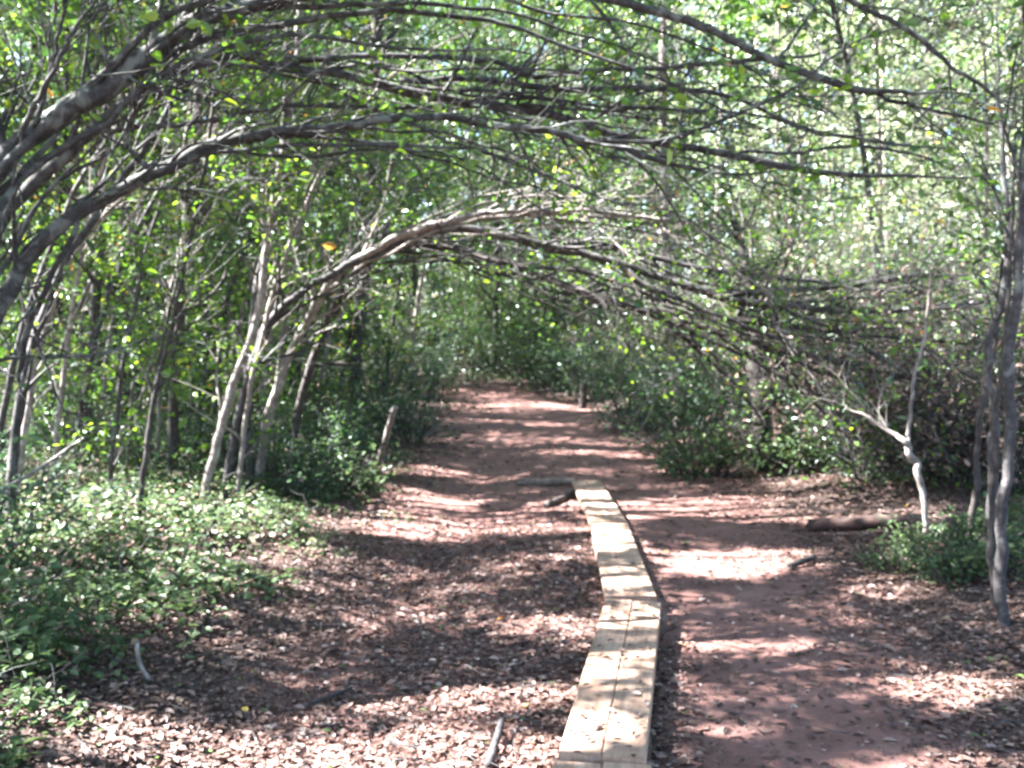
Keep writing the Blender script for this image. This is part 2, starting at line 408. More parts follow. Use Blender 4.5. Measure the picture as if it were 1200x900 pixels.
def crown_pieces(rng, branches, leafspec, base, prune=True, twig_k=3, six=True, wid=0.55, lo=0.0, hi=0.97):
    """branches: list of (P,R) tube arrays; leafspec: (P, per, size, t0, spread, flat)"""
    out = []
    for P, Rr, k in branches:
        v, f = tubes(P, Rr, k); out.append((v, f, 0, None, True))
    for P, per, size, t0, spread, flat in leafspec:
        if len(P) > 30 and per > 2:
            dn = rng.uniform(size=len(P)) ** 1.6
            P = np.repeat(P, np.clip(np.round(dn * 3.0), 0, 3).astype(int), 0)
        q, ax, nm, sz = leaves_on(rng, P, per, size, t0, spread, flat)
        if prune:
            kp = shade_keep(q, rng); q, ax, nm, sz = q[kp], ax[kp], nm[kp], sz[kp]
        v, f = leaf_geo(q, ax, nm, sz, wid, six)
        ti = np.clip(rng.beta(2.2, 2.2, len(q)) * (hi - lo) + lo + (rng.uniform(size=len(q)) > 0.985) * 0.5, 0, 1)
        out.append((v, f, 1, np.repeat(ti, 2 if six else 1), False))
    return out

# ------------------------------------------------------------------ setting: the ground, one sheet to the horizon
def axis(lo, hi, fine_lo, fine_hi, step, growth=1.12):
    a = list(np.arange(fine_lo, fine_hi, step)); s = step; x = a[-1]
    while x < hi:
        s *= growth; x += s; a.append(x)
    s = step; x = a[0]; b = []
    while x > lo:
        s *= growth; x -= s; b.append(x)
    return np.array(b[::-1] + a)

def make_ground():
    xs = axis(-260, 260, -5, 5, 0.055); ys = axis(-60, 400, 2.4, 16, 0.07)
    X, Y = np.meshgrid(xs, ys)
    x, y = X.ravel(), Y.ravel()
    pd = path_dist(x, y)
    z = gz(x, y) + 0.012 * (fbm(x * 9, y * 9, 31, 2) - 0.5)
    nx, ny = len(xs), len(ys)
    i = np.arange(ny - 1)[:, None] * nx + np.arange(nx - 1)[None]
    F = np.stack([i, i + 1, i + nx + 1, i + nx], -1).reshape(-1, 4)
    o = build('ground', [(np.stack([x, y, z], 1), F, 0, None, True)], ['ground'])
    a = o.data.attributes.new('trodden', 'FLOAT', 'POINT')
    bare = 1 - sstep(0.72, 1.12, pd + (fbm(x * 0.9, y * 0.9, 8) - 0.5) * 0.5)
    a.data.foreach_set('value', bare.astype(np.float32))
    o['kind'] = 'structure'
make_ground()

def litter_density(x, y):
    pd = path_dist(x, y)
    left = 1 - sstep(-0.15, 0.45, x - 0.55 - (y - 5) * 0.02)          # heavy left of the boards
    d = 0.10 + 0.9 * sstep(0.5, 1.05, pd) * (0.75 + 0.25 * left)
    d = np.maximum(d, 0.95 * left * (1 - sstep(6.5, 9.5, y)))
    n = fbm(x * 1.1, y * 1.1, 44)
    return np.clip(d * (0.35 + 1.3 * n), 0, 1)

def make_litter():
    rng = np.random.default_rng(11)
    out = []
    for (x0, x1, y0, y1, dens, size, six) in ((-3.6, 3.6, 2.6, 7.5, 3300, 0.026, True), (-6, 6, 7.5, 14, 950, 0.034, True), (-8, 8, 14, 28, 60, 0.075, False)):
        n = int((x1 - x0) * (y1 - y0) * dens)
        x = rng.uniform(x0, x1, n); y = rng.uniform(y0, y1, n)
        kp = (rng.uniform(size=n) < litter_density(x, y))
        u = 600 + x / np.maximum(y, .5) * F_PX
        kp &= (u > -150) & (u < 1350)
        x, y = x[kp], y[kp]; n = len(x)
        z = gz(x, y) + rng.uniform(0.001, 0.02, n)
        c = np.stack([x, y, z], 1)
        th = rng.uniform(0, 2 * math.pi, n)
        ax = np.stack([np.cos(th), np.sin(th), rng.normal(0, 0.14, n)], 1)
        nm = unit(np.stack([rng.normal(0, .22, n), rng.normal(0, .22, n), np.ones(n)], 1))
        sz = size * np.exp(rng.normal(0, .42, n)).clip(.35, 2.1)
        v, f = leaf_geo(c, ax, nm, sz, 0.62, six); v = v + rng.normal(size=v.shape) * size * .05
        ti = np.clip(rng.beta(2.0, 2.3, n) * 0.97 + (rng.uniform(size=n) > 0.985) * 0.5, 0, 1)
        out.append((v, f, 0, np.repeat(ti, 2 if six else 1), False))
    # a few leaves lying on the boards
    n = 150
    t = rng.uniform(0, 1, n)
    bx = np.interp(t, [0, .55, .8, 1], [on_ground(708, 890, .12)[0], on_ground(742, 704, .12)[0], on_ground(715, 612, .1)[0], on_ground(688, 564, .1)[0]])
    by = np.interp(t, [0, .55, .8, 1], [on_ground(708, 890, .12)[1], on_ground(742, 704, .12)[1], on_ground(715, 612, .1)[1], on_ground(688, 564, .1)[1]])
    c = np.stack([bx + rng.uniform(-.13, .13, n), by, np.interp(t, [0, .54, .56, .8, 1], [.121, .121, .101, .099, .096]) + .003], 1)
    th = rng.uniform(0, 6.28, n)
    v, f = leaf_geo(c, np.stack([np.cos(th), np.sin(th), np.full(n, .05)], 1), unit(np.stack([rng.normal(0, .12, n), rng.normal(0, .12, n), np.ones(n)], 1)), .035 * rng.uniform(.4, 1.4, n), .6, True)
    out.append((v, f, 0, np.repeat(rng.uniform(.15, .97, n), 2), False))
    # thin twigs among the leaves
    m = 1500
    x = rng.uniform(-5, 5, m); y = 2.6 + 11 * rng.uniform(0, 1, m) ** 1.3
    kp = rng.uniform(size=m) < litter_density(x, y) + .06; x, y = x[kp], y[kp]; m = len(x)
    th = rng.uniform(0, 6.28, m)
    P, R = grow(rng, np.stack([x, y, gz(x, y) + .012], 1), np.stack([np.cos(th), np.sin(th), 0 * th], 1), np.full(m, .007), (.06, .38), (0, .2), 0, .12, 0, 6, .5, .0016, 1.0)
    P[..., 2] = gz(P[..., 0], P[..., 1]) + .014 + np.abs(rng.normal(0, .008, P.shape[:2]))
    v, f = tubes(P, R, 4); out.append((v, f, 1, None, True))
    # small stones and crumbs of earth
    m = 900
    x = rng.uniform(-3.5, 3.5, m); y = 2.6 + 9 * rng.uniform(0, 1, m) ** 1.4
    r = np.exp(rng.normal(-4.6, .45, m))
    P = np.stack([x, y, gz(x, y)], 1)[:, None, :] + np.stack([np.linspace(-1, 1, 5)[None] * r[:, None], 0 * r[:, None] + np.zeros((1, 5)), np.zeros((m, 5))], -1)
    R = r[:, None] * np.array([[.15, .75, .95, .7, .12]]) * rng.uniform(.7, 1.2, (m, 5))
    v, f = tubes(P, R, 6); out.append((v + rng.normal(size=v.shape) * .001, f, 2, None, True))
    o = build('leaf_litter', out, ['litter', 'bark', 'ground'])
    o['kind'] = 'stuff'; o['label'] = 'fallen brown leaves strewn over the trail floor'
make_litter()

# ------------------------------------------------------------------ boardwalk
def box(cx, cy, cz, lx, ly, lz, rng, bev=0.006):
    """a plank with slightly worn edges, long axis along y; subdivided so it can sag"""
    ny = max(2, int(ly / 0.15))
    ys = np.linspace(-ly / 2, ly / 2, ny + 1)
    prof = np.array([(-lx / 2, -lz / 2), (lx / 2, -lz / 2), (lx / 2, lz / 2 - bev), (lx / 2 - bev, lz / 2), (-lx / 2 + bev, lz / 2), (-lx / 2, lz / 2 - bev)])
    k = len(prof)
    wob = np.cumsum(rng.normal(0, 0.0007, ny + 1)); wob -= np.linspace(wob[0], wob[-1], ny + 1)
    V = np.array([[p[0] + 0.5 * wob[i], y, p[1] + wob[i]] for i, y in enumerate(ys) for p in prof])
    F = [[i * k + j, (i + 1) * k + j, (i + 1) * k + (j + 1) % k, i * k + (j + 1) % k] for i in range(ny) for j in range(k)]
    F += [[0, 1, 2, 5], [2, 3, 4, 5]]
    e = ny * k
    F += [[e + 5, e + 2, e + 1, e], [e + 5, e + 4, e + 3, e + 2]]
    return V + np.array([cx, cy, cz]), np.array(F)

def nail(x, y, z, parent):
    a = np.arange(8) / 8 * 6.2832
    ring = np.stack([np.cos(a) * .006, np.sin(a) * .006, np.zeros(8)], 1)
    v = np.vstack([ring + [0, 0, -.004], ring + [0, 0, .0025]]) + np.array([x, y, z])
    f = [[i, (i + 1) % 8, 8 + (i + 1) % 8, 8 + i] for i in range(8)] + [[8, 9, 10, 11], [8, 11, 12, 15], [12, 13, 14, 15]]
    build('nail_head', [(v, np.array(f), 0, None, False)], ['iron'], parent)

def board_section(a, b, z, label, two=True, w=0.30, over=0.0, first=True):
    rng = np.random.default_rng(int(abs(a[1]) * 1000))
    pa = on_ground(*a, z); pb = on_ground(*b, z)
    d = pb - pa; L = float(np.linalg.norm(d[:2])); mid = (pa + pb) / 2
    yaw = math.atan2(-d[0], d[1])
    t = thing('boardwalk_section', label, 'boardwalk', (mid[0], mid[1], 0), 'plank sections of the boardwalk')
    t.rotation_euler = (0, 0, yaw)
    th = 0.042
    if two:
        for s in (-1, 1):
            v, f = box(s * w * 0.252, rng.normal(0, 0.006), z - th / 2, w * 0.4965, L, th, rng)
            pl = build('plank', [(v, f, 0, None, False)], ['plank'], t)
            for yy in (-L / 2 + 0.26, -L / 2 + 0.30, L / 2 - 0.09, L / 2 - 0.13):
                nail(s * w * 0.252 + rng.uniform(-.045, .045), yy, z + .001, pl)
    else:
        v, f = box(0, 0, z - th / 2, w, L, th, rng)
        pl = build('plank', [(v, f, 0, None, False)], ['plank'], t)
        for yy in (-L / 2 + 0.28, L / 2 - 0.11):
            for xx in (-.09, .09):
                nail(xx, yy, z + .001, pl)
    for yy, ww in ((-L / 2 + 0.28, w * 0.96), (L / 2 - 0.10, w * 1.14)):
        v, f = box(0, 0, 0, 0.10, ww, 0.11, rng, 0.008)
        v = np.stack([v[:, 1] + 0.012, v[:, 0] + yy, v[:, 2] + z - th - 0.057], 1)
        build('sleeper', [(v, f[:, ::-1], 0, None, False)], ['sleeper'], t)
    return t

board_section((697, 960), (706, 893), 0.105, 'plank end of the boardwalk cut off by the bottom of the picture', True, 0.33)
board_section((705, 886), (742, 704), 0.115, 'two-plank boardwalk section with a centre seam, nearest the viewer', True)
board_section((739.5, 698), (714, 613), 0.095, 'sunlit single-plank boardwalk section in the middle of the run', False, 0.285)
board_section((713, 611), (687, 563), 0.09, 'farthest boardwalk section, ending at the short log on the trail', False, 0.285)

# ------------------------------------------------------------------ stems, trees
def stem_curve(pts, n=7, jit=0.012, rng=RNG, to_ground=True):
    """pts: (u, v, distance, thickness px) -> smooth curve and radii"""
    W = np.array([at(u, v, d) for u, v, d, t in pts]); R = np.array([t / F_PX * d / 2 for u, v, d, t in pts])
    if to_ground:
        b = W[0].copy(); g = gz1(b[0], b[1]) - 0.12
        if b[2] > g + 0.05:
            W = np.vstack([[b[0] + rng.normal(0, .02), b[1], g], W]); R = np.append(R[0] * 1.25, R)
    W4 = np.column_stack([W, R])
    K = catmull(W4, n)
    P, R = K[:, :3], np.maximum(K[:, 3], 0.0025)
    m = len(P)
    w = np.cumsum(rng.normal(size=(m, 3)), axis=0) * jit * 0.35
    w -= np.linspace(0, 1, m)[:, None] * w[-1]
    P = P + w * np.minimum(1, R / 0.02)[:, None]
    sl_ = np.linspace(0, 1, m)
    R = np.maximum(R * np.clip((1 - sl_) / 0.14, 0.12, 1), 0.0022)
    P = P + (np.stack([vnoise(sl_ * 26, sl_ * 0 + k * 9.7, int(rng.integers(1e6))) for k in range(3)], 1) - .5) * (0.012 + 0.45 * R[:, None]) * np.minimum(1, sl_ * 8)[:, None]
    R = R * (1 + 0.10 * (vnoise(np.arange(m) * 0.6, np.zeros(m), int(rng.integers(1e6))) - 0.5) * 2)
    return P, R

def tube1(P, R, k=9):
    v, f = tubes(P[None], R[None], k)
    return v, f

def tree_from_stem(name, label, pts, bark='bark', branches=(), para=0, fat=1.0, thin=1.0, nb=14, t=(0.25, 1.0), L=(0.6, 1.5), ang=(0.4, 1.1), up=0.25, twigs=3, per=4, leaf=0.055, mat='leaf', group=None, seed=0, flat=0.55, prune=True, cat='tree', L2=(0.25, 0.6), hi=0.97, lo=0.0, spread=0.05, grav=0.0, rf=0.45, to_ground=True, lw=0.58):
    rng = np.random.default_rng(1000 + seed)
    P, R = stem_curve([(a, b, c, e * fat) for a, b, c, e in pts], rng=rng, to_ground=to_ground)
    base = np.array([P[0][0], P[0][1], P[0][2]])
    th = thing(name, label, cat, base, group)
    v, f = tube1(P, R, 9)
    build('trunk', [(v, f, 0, None, True)], [bark], th, base)
    curves = [(P, R)]
    for bp in branches:
        Pb, Rb = stem_curve([(a, b, c, e * fat) for a, b, c, e in bp], rng=rng, to_ground=False)
        # start the branch on the nearest point of what has been built
        best = None
        for (Q, _) in curves[:1]:
            dd = np.linalg.norm(Q - Pb[0], axis=1); k = int(dd.argmin())
            if best is None or dd[k] < best[0]:
                best = (dd[k], Q[k])
        if best[0] < 0.9 and best[0] > 0.01:
            Pb = np.vstack([best[1], Pb[1:] if best[0] < 0.05 else Pb]); Rb = np.append(Rb[0] * 1.1, Rb[1:] if best[0] < 0.05 else Rb)
        v, f = tube1(Pb, Rb, 7)
        build('branch', [(v, f, 0, None, True)], [bark], th, base)
        curves.append((Pb, Rb))
    for i in range(para):
        # long thin limbs running almost along the main one and slowly leaving it
        t0 = rng.uniform(.12, .55); t1 = min(1.0, t0 + rng.uniform(.3, .6))
        tt = np.linspace(t0, t1, 26)
        Q, tn, S = along(P, R, tt)
        w_ = np.linspace(0, 1, 26)[:, None]
        off = np.array([rng.normal(0, .12), rng.normal(.15, .4), rng.choice([-1, 1]) * rng.uniform(.08, .5)])
        wig = (np.stack([vnoise(w_[:, 0] * 7, w_[:, 0] * 0 + k * 3.1, int(rng.integers(1e6))) for k in range(3)], 1) - .5) * .16 * np.minimum(1, w_ * 5)
        Pb = Q + off * w_ ** 1.25 + wig
        Rb = np.maximum(S[0] * rng.uniform(.3, .55) * (1 - .85 * w_[:, 0]), .0022)
        v, f = tube1(Pb, Rb, 6)
        build('branch', [(v, f, 0, None, True)], [bark], th, base)
        curves.append((Pb, Rb))
    br = []; lf = []
    for ci, (Q, S) in enumerate(curves):
        n = nb if ci == 0 else max(3, int(nb * (0.5 if ci <= len(branches) else 0.3)))
        tt = rng.uniform(t[0] if ci == 0 else 0.15, t[1], n)
        q, tan, rad = along(Q, S, tt)
        P1, R1 = grow(rng, q, tan, rad, L, ang, up, 0.18, grav, 7, rf, 0.0025)
        br.append((P1, R1, 5))
        q, tan, rad = sub(rng, P1, R1, twigs, 0.15)
        P2, R2 = grow(rng, q, tan, rad, L2, (0.4, 1.0), 0.08, 0.2, grav, 5, 0.6, 0.0018)
        kp = shade_keep(P2[:, 2], rng, 0.62, 0.35); P2, R2 = P2[kp], R2[kp]
        br.append((P2, R2, 3))
        if thin < 1:
            kk = rng.uniform(size=len(P2)) < thin; P2 = P2[kk]; kk = rng.uniform(size=len(P1)) < thin; P1 = P1[kk]
        if per and len(P2):
            lf.append((P2, per, leaf, 0.1, spread, flat)); lf.append((P1[:, 2:], max(2, per), leaf, 0.2, spread, flat))
    if nb:
        cp = crown_pieces(rng, br, lf, base, prune, hi=hi, lo=lo, wid=lw)
        build('crown', cp, [bark, mat], th, base)
    return th

# ---- the arching trees over the trail
tree_from_stem('arching_tree', 'thickest arching trunk, lichen spotted, crossing the upper left corner',
    [(-190, 640, 4.2, 46), (-120, 420, 4.3, 44), (-60, 270, 4.4, 40), (0, 185, 4.5, 36), (60, 136, 4.55, 33), (115, 103, 4.6, 31), (165, 70, 4.65, 30), (205, 36, 4.7, 28), (245, 18, 4.75, 26), (310, 8, 4.8, 22), (390, -8, 4.85, 20), (480, -26, 4.9, 18), (560, -28, 5, 17), (630, -17, 5, 16), (690, -1, 5, 15), (800, 30, 5, 14), (850, 50, 5, 13), (920, 76, 5, 12), (1010, 104, 5, 11), (1060, 108, 5, 10), (1130, 110, 5, 9), (1230, 118, 5, 6)],
    'bark_lichen', branches=[
        [(40, 150, 4.5, 9), (55, 95, 4.45, 7), (66, 50, 4.4, 6), (74, 0, 4.4, 5), (80, -60, 4.4, 4)],
        [(18, 172, 4.5, 10), (36, 130, 4.4, 8), (62, 76, 4.3, 7), (80, 40, 4.3, 6), (102, 14, 4.3, 5), (130, -30, 4.3, 4)],
        [(132, 92, 4.6, 6), (124, 68, 4.55, 5), (112, 35, 4.5, 4.5), (104, 0, 4.5, 4)],
        [(560, -28, 5, 12), (680, -60, 4.9, 11), (800, -70, 4.8, 10), (900, -50, 4.7, 9), (1000, 0, 4.7, 8), (1060, 35, 4.7, 8), (1110, 75, 4.7, 7), (1160, 108, 4.7, 6), (1220, 150, 4.7, 5)],
        [(1010, 104, 5, 7), (1060, 122, 5.1, 6), (1120, 136, 5.1, 5), (1180, 150, 5.2, 4)],
        [(150, 90, 4.6, 5), (180, 105, 4.6, 5), (215, 118, 4.7, 4), (260, 125, 4.8, 3)]],
    para=5, fat=0.76, nb=20, t=(0.25, 1), L=(0.4, 1.3), up=0.35, twigs=3, per=4, thin=0.5, leaf=.062, mat='leaf_lit_green', seed=1)

tree_from_stem('arching_tree', 'smooth grey arching trunk sweeping from the left edge just below the thickest one',
    [(-150, 690, 4.7, 34), (-90, 540, 4.7, 31), (-45, 460, 4.75, 29), (0, 374, 4.8, 27), (40, 310, 4.85, 25), (85, 262, 4.9, 23), (130, 232, 4.95, 22), (180, 205, 5, 20), (215, 187, 5, 19), (265, 165, 5.05, 17), (320, 156, 5.1, 15), (400, 152, 5.2, 14), (460, 143, 5.2, 13), (530, 138, 5.3, 13), (590, 146, 5.3, 12), (640, 149, 5.3, 12), (700, 163, 5.4, 11), (760, 183, 5.4, 10), (830, 203, 5.5, 9), (900, 204, 5.5, 8), (950, 195, 5.5, 6)],
    'bark_lichen', branches=[
        [(95, 255, 4.9, 10), (60, 330, 4.95, 10), (35, 390, 5, 10), (20, 460, 5.1, 11)],
        [(700, 163, 5.4, 7), (770, 165, 5.3, 7), (810, 153, 5.3, 7), (870, 130, 5.25, 6), (920, 105, 5.2, 6), (950, 88, 5.2, 5), (1000, 50, 5.2, 4), (1080, 22, 5.2, 4), (1170, 2, 5.2, 3)],
        [(-20, 425, 4.8, 7), (30, 418, 5, 6), (70, 417, 5.2, 6), (120, 413, 5.3, 5), (160, 402, 5.4, 4), (205, 388, 5.5, 3)],
        [(180, 205, 5, 10), (150, 165, 4.9, 8), (175, 110, 4.8, 7), (200, 75, 4.75, 6), (235, 30, 4.7, 5)],
        [(480, 142, 5.2, 6), (520, 165, 5.3, 5), (570, 178, 5.3, 4), (620, 195, 5.4, 3)],
        [(170, 222, 5, 6), (220, 222, 5.1, 5), (268, 228, 5.2, 3)]],
    para=8, fat=0.72, nb=22, t=(0.3, 1), L=(0.4, 1.2), up=0.3, twigs=3, per=3, thin=0.4, leaf=.062, mat='leaf_lit_green', seed=2)

tree_from_stem('arching_tree', 'long slim arching tree whose limb spans the whole width below the top one',
    [(-170, 640, 5.9, 24), (-80, 430, 5.9, 22), (0, 268, 5.95, 20), (43, 214, 6, 19), (73, 187, 6, 18), (110, 148, 6, 17), (160, 105, 6, 16), (220, 72, 6.05, 15), (280, 58, 6.1, 14), (340, 72, 6.15, 14), (400, 80, 6.2, 14), (470, 95, 6.2, 14), (540, 110, 6.2, 13), (600, 120, 6.2, 13), (660, 133, 6.2, 13), (720, 152, 6.2, 12), (790, 165, 6.2, 11), (860, 178, 6.2, 11), (950, 196, 6.2, 10), (1050, 203, 6.2, 9), (1130, 206, 6.2, 8), (1230, 196, 6.2, 6)],
    'bark', branches=[
        [(340, 72, 6.15, 9), (430, 64, 6.2, 9), (520, 64, 6.3, 9), (585, 72, 6.4, 8), (620, 88, 6.4, 8), (690, 84, 6.5, 8), (780, 78, 6.5, 8), (860, 71, 6.5, 7), (940, 64, 6.5, 6), (1020, 45, 6.5, 4)],
        [(110, 155, 6, 8), (180, 150, 6, 8), (240, 143, 6.1, 7), (330, 128, 6.2, 7), (400, 127, 6.3, 6), (500, 128, 6.4, 5), (590, 125, 6.5, 4)],
        [(470, 95, 6.2, 9), (560, 92, 6.4, 9), (660, 108, 6.6, 9), (760, 104, 6.8, 8), (850, 115, 7, 7), (950, 150, 7, 6), (1060, 170, 7, 5), (1180, 178, 7, 4)],
        [(860, 178, 6.2, 6), (930, 180, 6.4, 5), (1000, 172, 6.5, 5), (1100, 186, 6.6, 4)],
        [(600, 120, 6.2, 5), (690, 128, 6.1, 5), (770, 126, 6, 4), (850, 138, 6, 3)]],
    para=9, fat=0.8, nb=26, t=(0.3, 1), L=(0.5, 1.4), up=0.3, twigs=4, per=3, thin=0.4, leaf=.062, mat='leaf_lit_green', seed=3)

tree_from_stem('arching_tree', 'pale topped arch of the second, lower ring of bent trees over the trail',
    [(303, 560, 9.2, 17), (312, 490, 9.1, 16), (330, 432, 9, 15), (347, 395, 8.9, 15), (366, 358, 8.8, 15), (400, 315, 8.7, 14), (440, 288, 8.6, 13), (480, 270, 8.5, 12), (530, 254, 8.4, 11), (580, 245, 8.4, 10), (640, 243, 8.4, 9), (700, 245, 8.4, 9), (760, 254, 8.4, 8), (810, 264, 8.4, 7), (850, 290, 8.4, 6), (900, 322, 8.4, 5), (950, 362, 8.4, 4)],
    'bark_pale', branches=[
        [(500, 264, 8.5, 9), (560, 258, 8.5, 8), (640, 253, 8.5, 8), (720, 257, 8.5, 7), (800, 262, 8.5, 6), (870, 264, 8.5, 4)],
        [(760, 254, 8.4, 5), (800, 285, 8.3, 4), (850, 310, 8.3, 4), (905, 345, 8.2, 3)]],
    para=7, fat=0.68, nb=18, t=(0.15, 1), L=(0.5, 1.3), up=0.25, twigs=5, per=6, thin=0.55, mat='leaf_lit_green', seed=4)

tree_from_stem('arching_tree', 'dark arching tree with one sunlit limb reaching far right in the lower ring',
    [(262, 590, 8.6, 16), (275, 500, 8.6, 15), (290, 430, 8.6, 14), (305, 390, 8.6, 13), (325, 364, 8.6, 13), (360, 330, 8.6, 13), (400, 312, 8.6, 13), (450, 285, 8.7, 13), (500, 264, 8.7, 13), (550, 263, 8.8, 13), (600, 275, 8.8, 14), (650, 286, 8.8, 14), (720, 304, 8.8, 13), (780, 328, 8.8, 13), (840, 345, 8.8, 12), (900, 356, 8.8, 10), (970, 352, 8.8, 8), (1050, 347, 8.8, 6), (1130, 340, 8.8, 4)],
    'bark', branches=[
        [(720, 304, 8.8, 8), (770, 342, 8.7, 8), (830, 366, 8.6, 7), (890, 390, 8.6, 6), (960, 420, 8.5, 5), (1020, 440, 8.5, 4)],
        [(780, 328, 8.8, 12.2), (860, 350, 8.7, 12.2), (940, 361, 8.6, 10.5), (1020, 365, 8.6, 10.5), (1100, 360, 8.5, 8.8), (1190, 350, 8.5, 7.0)],
        [(840, 345, 8.8, 12.2), (910, 341, 8.7, 12.2), (980, 336, 8.6, 10.5), (1060, 325, 8.6, 8.8), (1150, 322, 8.5, 7.0)],
        [(900, 356, 8.8, 8), (980, 392, 8.6, 7), (1060, 440, 8.5, 6), (1130, 496, 8.4, 5)],
        [(970, 352, 8.8, 7), (1040, 384, 8.7, 6), (1110, 424, 8.6, 5), (1180, 470, 8.5, 4)],
        [(650, 286, 8.8, 10.5), (720, 290, 8.9, 10.5), (800, 310, 8.9, 8.8), (880, 322, 8.9, 8.8), (960, 330, 8.9, 7.0), (1040, 326, 8.9, 5.2)],
        [(840, 345, 8.8, 7), (890, 372, 8.7, 6), (930, 390, 8.6, 5), (990, 400, 8.6, 4), (1060, 430, 8.5, 3)],
        [(900, 356, 8.8, 6), (950, 372, 8.8, 5), (1020, 378, 8.8, 4), (1100, 380, 8.8, 3)]],
    para=9, fat=0.7, nb=24, t=(0.15, 1), L=(0.5, 1.4), up=0.12, twigs=5, per=4, thin=0.4, mat='leaf_lit_green', seed=5)

tree_from_stem('arching_tree', 'lowest dark arching tree, its limb sinking towards the right-hand thicket',
    [(345, 555, 9.8, 16), (352, 480, 9.8, 15), (368, 420, 9.7, 14), (390, 360, 9.6, 13), (425, 310, 9.6, 13), (470, 286, 9.5, 13), (510, 288, 9.5, 13), (560, 298, 9.5, 13), (610, 312, 9.5, 13), (655, 331, 9.5, 13), (700, 346, 9.5, 12), (760, 362, 9.5, 11), (830, 386, 9.4, 10), (880, 400, 9.4, 8), (950, 432, 9.3, 6), (1010, 470, 9.2, 4)],
    'bark_dark', branches=[
        [(610, 312, 9.5, 8), (680, 318, 9.6, 8), (760, 345, 9.7, 8), (830, 372, 9.7, 7), (900, 392, 9.7, 6), (980, 410, 9.7, 4)],
        [(830, 386, 9.4, 12.2), (900, 404, 9.3, 12.2), (980, 421, 9.2, 10.5), (1060, 441, 9.1, 8.8), (1140, 458, 9, 7.0)],
        [(760, 362, 9.5, 12.2), (840, 374, 9.4, 12.2), (930, 386, 9.3, 10.5), (1020, 396, 9.2, 8.8), (1120, 402, 9.1, 8.8), (1210, 396, 9, 7.0)],
        [(880, 400, 9.4, 8), (930, 438, 9.3, 7), (985, 488, 9.2, 6), (1030, 532, 9.1, 5)],
        [(830, 386, 9.4, 7), (895, 428, 9.5, 6), (955, 474, 9.6, 6), (1000, 522, 9.6, 4)],
        [(950, 432, 9.3, 7), (1030, 458, 9.1, 6), (1100, 498, 9, 5), (1150, 534, 8.9, 4)],
        [(760, 362, 9.5, 7), (815, 408, 9.7, 6), (862, 452, 9.8, 5), (900, 505, 9.9, 4)],
        [(700, 346, 9.5, 10.5), (770, 372, 9.6, 10.5), (840, 402, 9.6, 8.8), (910, 436, 9.6, 7.0), (960, 470, 9.6, 5.2)],
        [(760, 362, 9.5, 6), (800, 392, 9.5, 5), (850, 425, 9.4, 4), (890, 455, 9.4, 3)]],
    para=8, fat=0.66, nb=20, t=(0.15, 1), L=(0.5, 1.3), up=0.1, twigs=5, per=3, thin=0.4, mat='leaf_lit_green', seed=6)

NAMED = []

# ---- trees of the left thicket
LT = dict(up=0.3, twigs=5, per=9, leaf=0.06, mat='leaf_lit_green')
tree_from_stem('leaning_sapling', 'pale leaning sapling, sunlit at its foot, at the edge of the left ground cover',
    [(235, 607, 8.3, 13), (250, 540, 8.3, 13), (272, 460, 8.3, 12), (295, 390, 8.3, 12), (312, 300, 8.3, 11), (330, 200, 8.3, 10), (345, 110, 8.3, 9), (352, 20, 8.4, 8), (360, -120, 8.5, 6), (375, -300, 8.6, 4)], 'bark_pale', fat=.8, nb=22, t=(0.1, 1), L=(0.4, 1.3), seed=11, **LT)
tree_from_stem('slender_tree', 'grey upright tree just right of the pale leaning sapling',
    [(292, 578, 9.0, 13), (291, 500, 9.0, 13), (294, 430, 9.0, 12), (304, 330, 9.0, 11), (325, 230, 9.0, 10), (334, 120, 9, 9), (338, 0, 9, 8), (340, -200, 9, 6), (345, -380, 9, 4)], 'bark', fat=.8, nb=22, t=(0.12, 1), L=(0.4, 1.3), seed=12, **LT)
tree_from_stem('dark_sapling', 'thin dark sapling standing in front of the left ground cover',
    [(161, 636, 7.2, 7), (172, 540, 7.2, 7), (188, 440, 7.2, 6), (205, 360, 7.2, 6), (220, 290, 7.2, 5), (240, 200, 7.2, 5), (250, 100, 7.2, 4), (255, 0, 7.2, 3)], 'bark_dark', nb=16, t=(0.25, 1), L=(0.3, 0.9), seed=13, **LT)
tree_from_stem('slender_tree', 'dark grey trunk with pale patches left of the leaning sapling',
    [(200, 590, 9.3, 16), (203, 520, 9.3, 16), (210, 420, 9.3, 15), (215, 330, 9.3, 14), (222, 230, 9.3, 13), (232, 120, 9.3, 12), (240, 0, 9.3, 11), (250, -200, 9.3, 8), (260, -420, 9.3, 4)], 'bark_dark', fat=.8, nb=26, t=(0.18, 1), L=(0.5, 1.6), seed=14, **LT)
tree_from_stem('slender_tree', 'straight dark trunk deep in the left thicket beneath the arches',
    [(100, 560, 10.5, 15), (103, 470, 10.5, 15), (110, 380, 10.5, 14), (118, 290, 10.5, 14), (122, 180, 10.5, 13), (128, 60, 10.5, 12), (130, -150, 10.5, 9), (135, -400, 10.5, 4)], 'bark_dark', fat=.8, nb=26, t=(0.18, 1), L=(0.5, 1.6), seed=15, **LT)
tree_from_stem('leaning_tree', 'sunlit tree on the left edge bending right behind the big arches',
    [(8, 620, 6.9, 15), (12, 540, 6.9, 15), (22, 450, 6.9, 14), (42, 380, 6.9, 13), (72, 310, 6.9, 12), (112, 250, 7, 11), (160, 185, 7, 10), (200, 110, 7, 9), (230, 30, 7, 8), (250, -120, 7, 6), (265, -300, 7, 4)], 'bark', fat=.8, nb=20, t=(0.15, 1), L=(0.4, 1.1), seed=16, **LT)
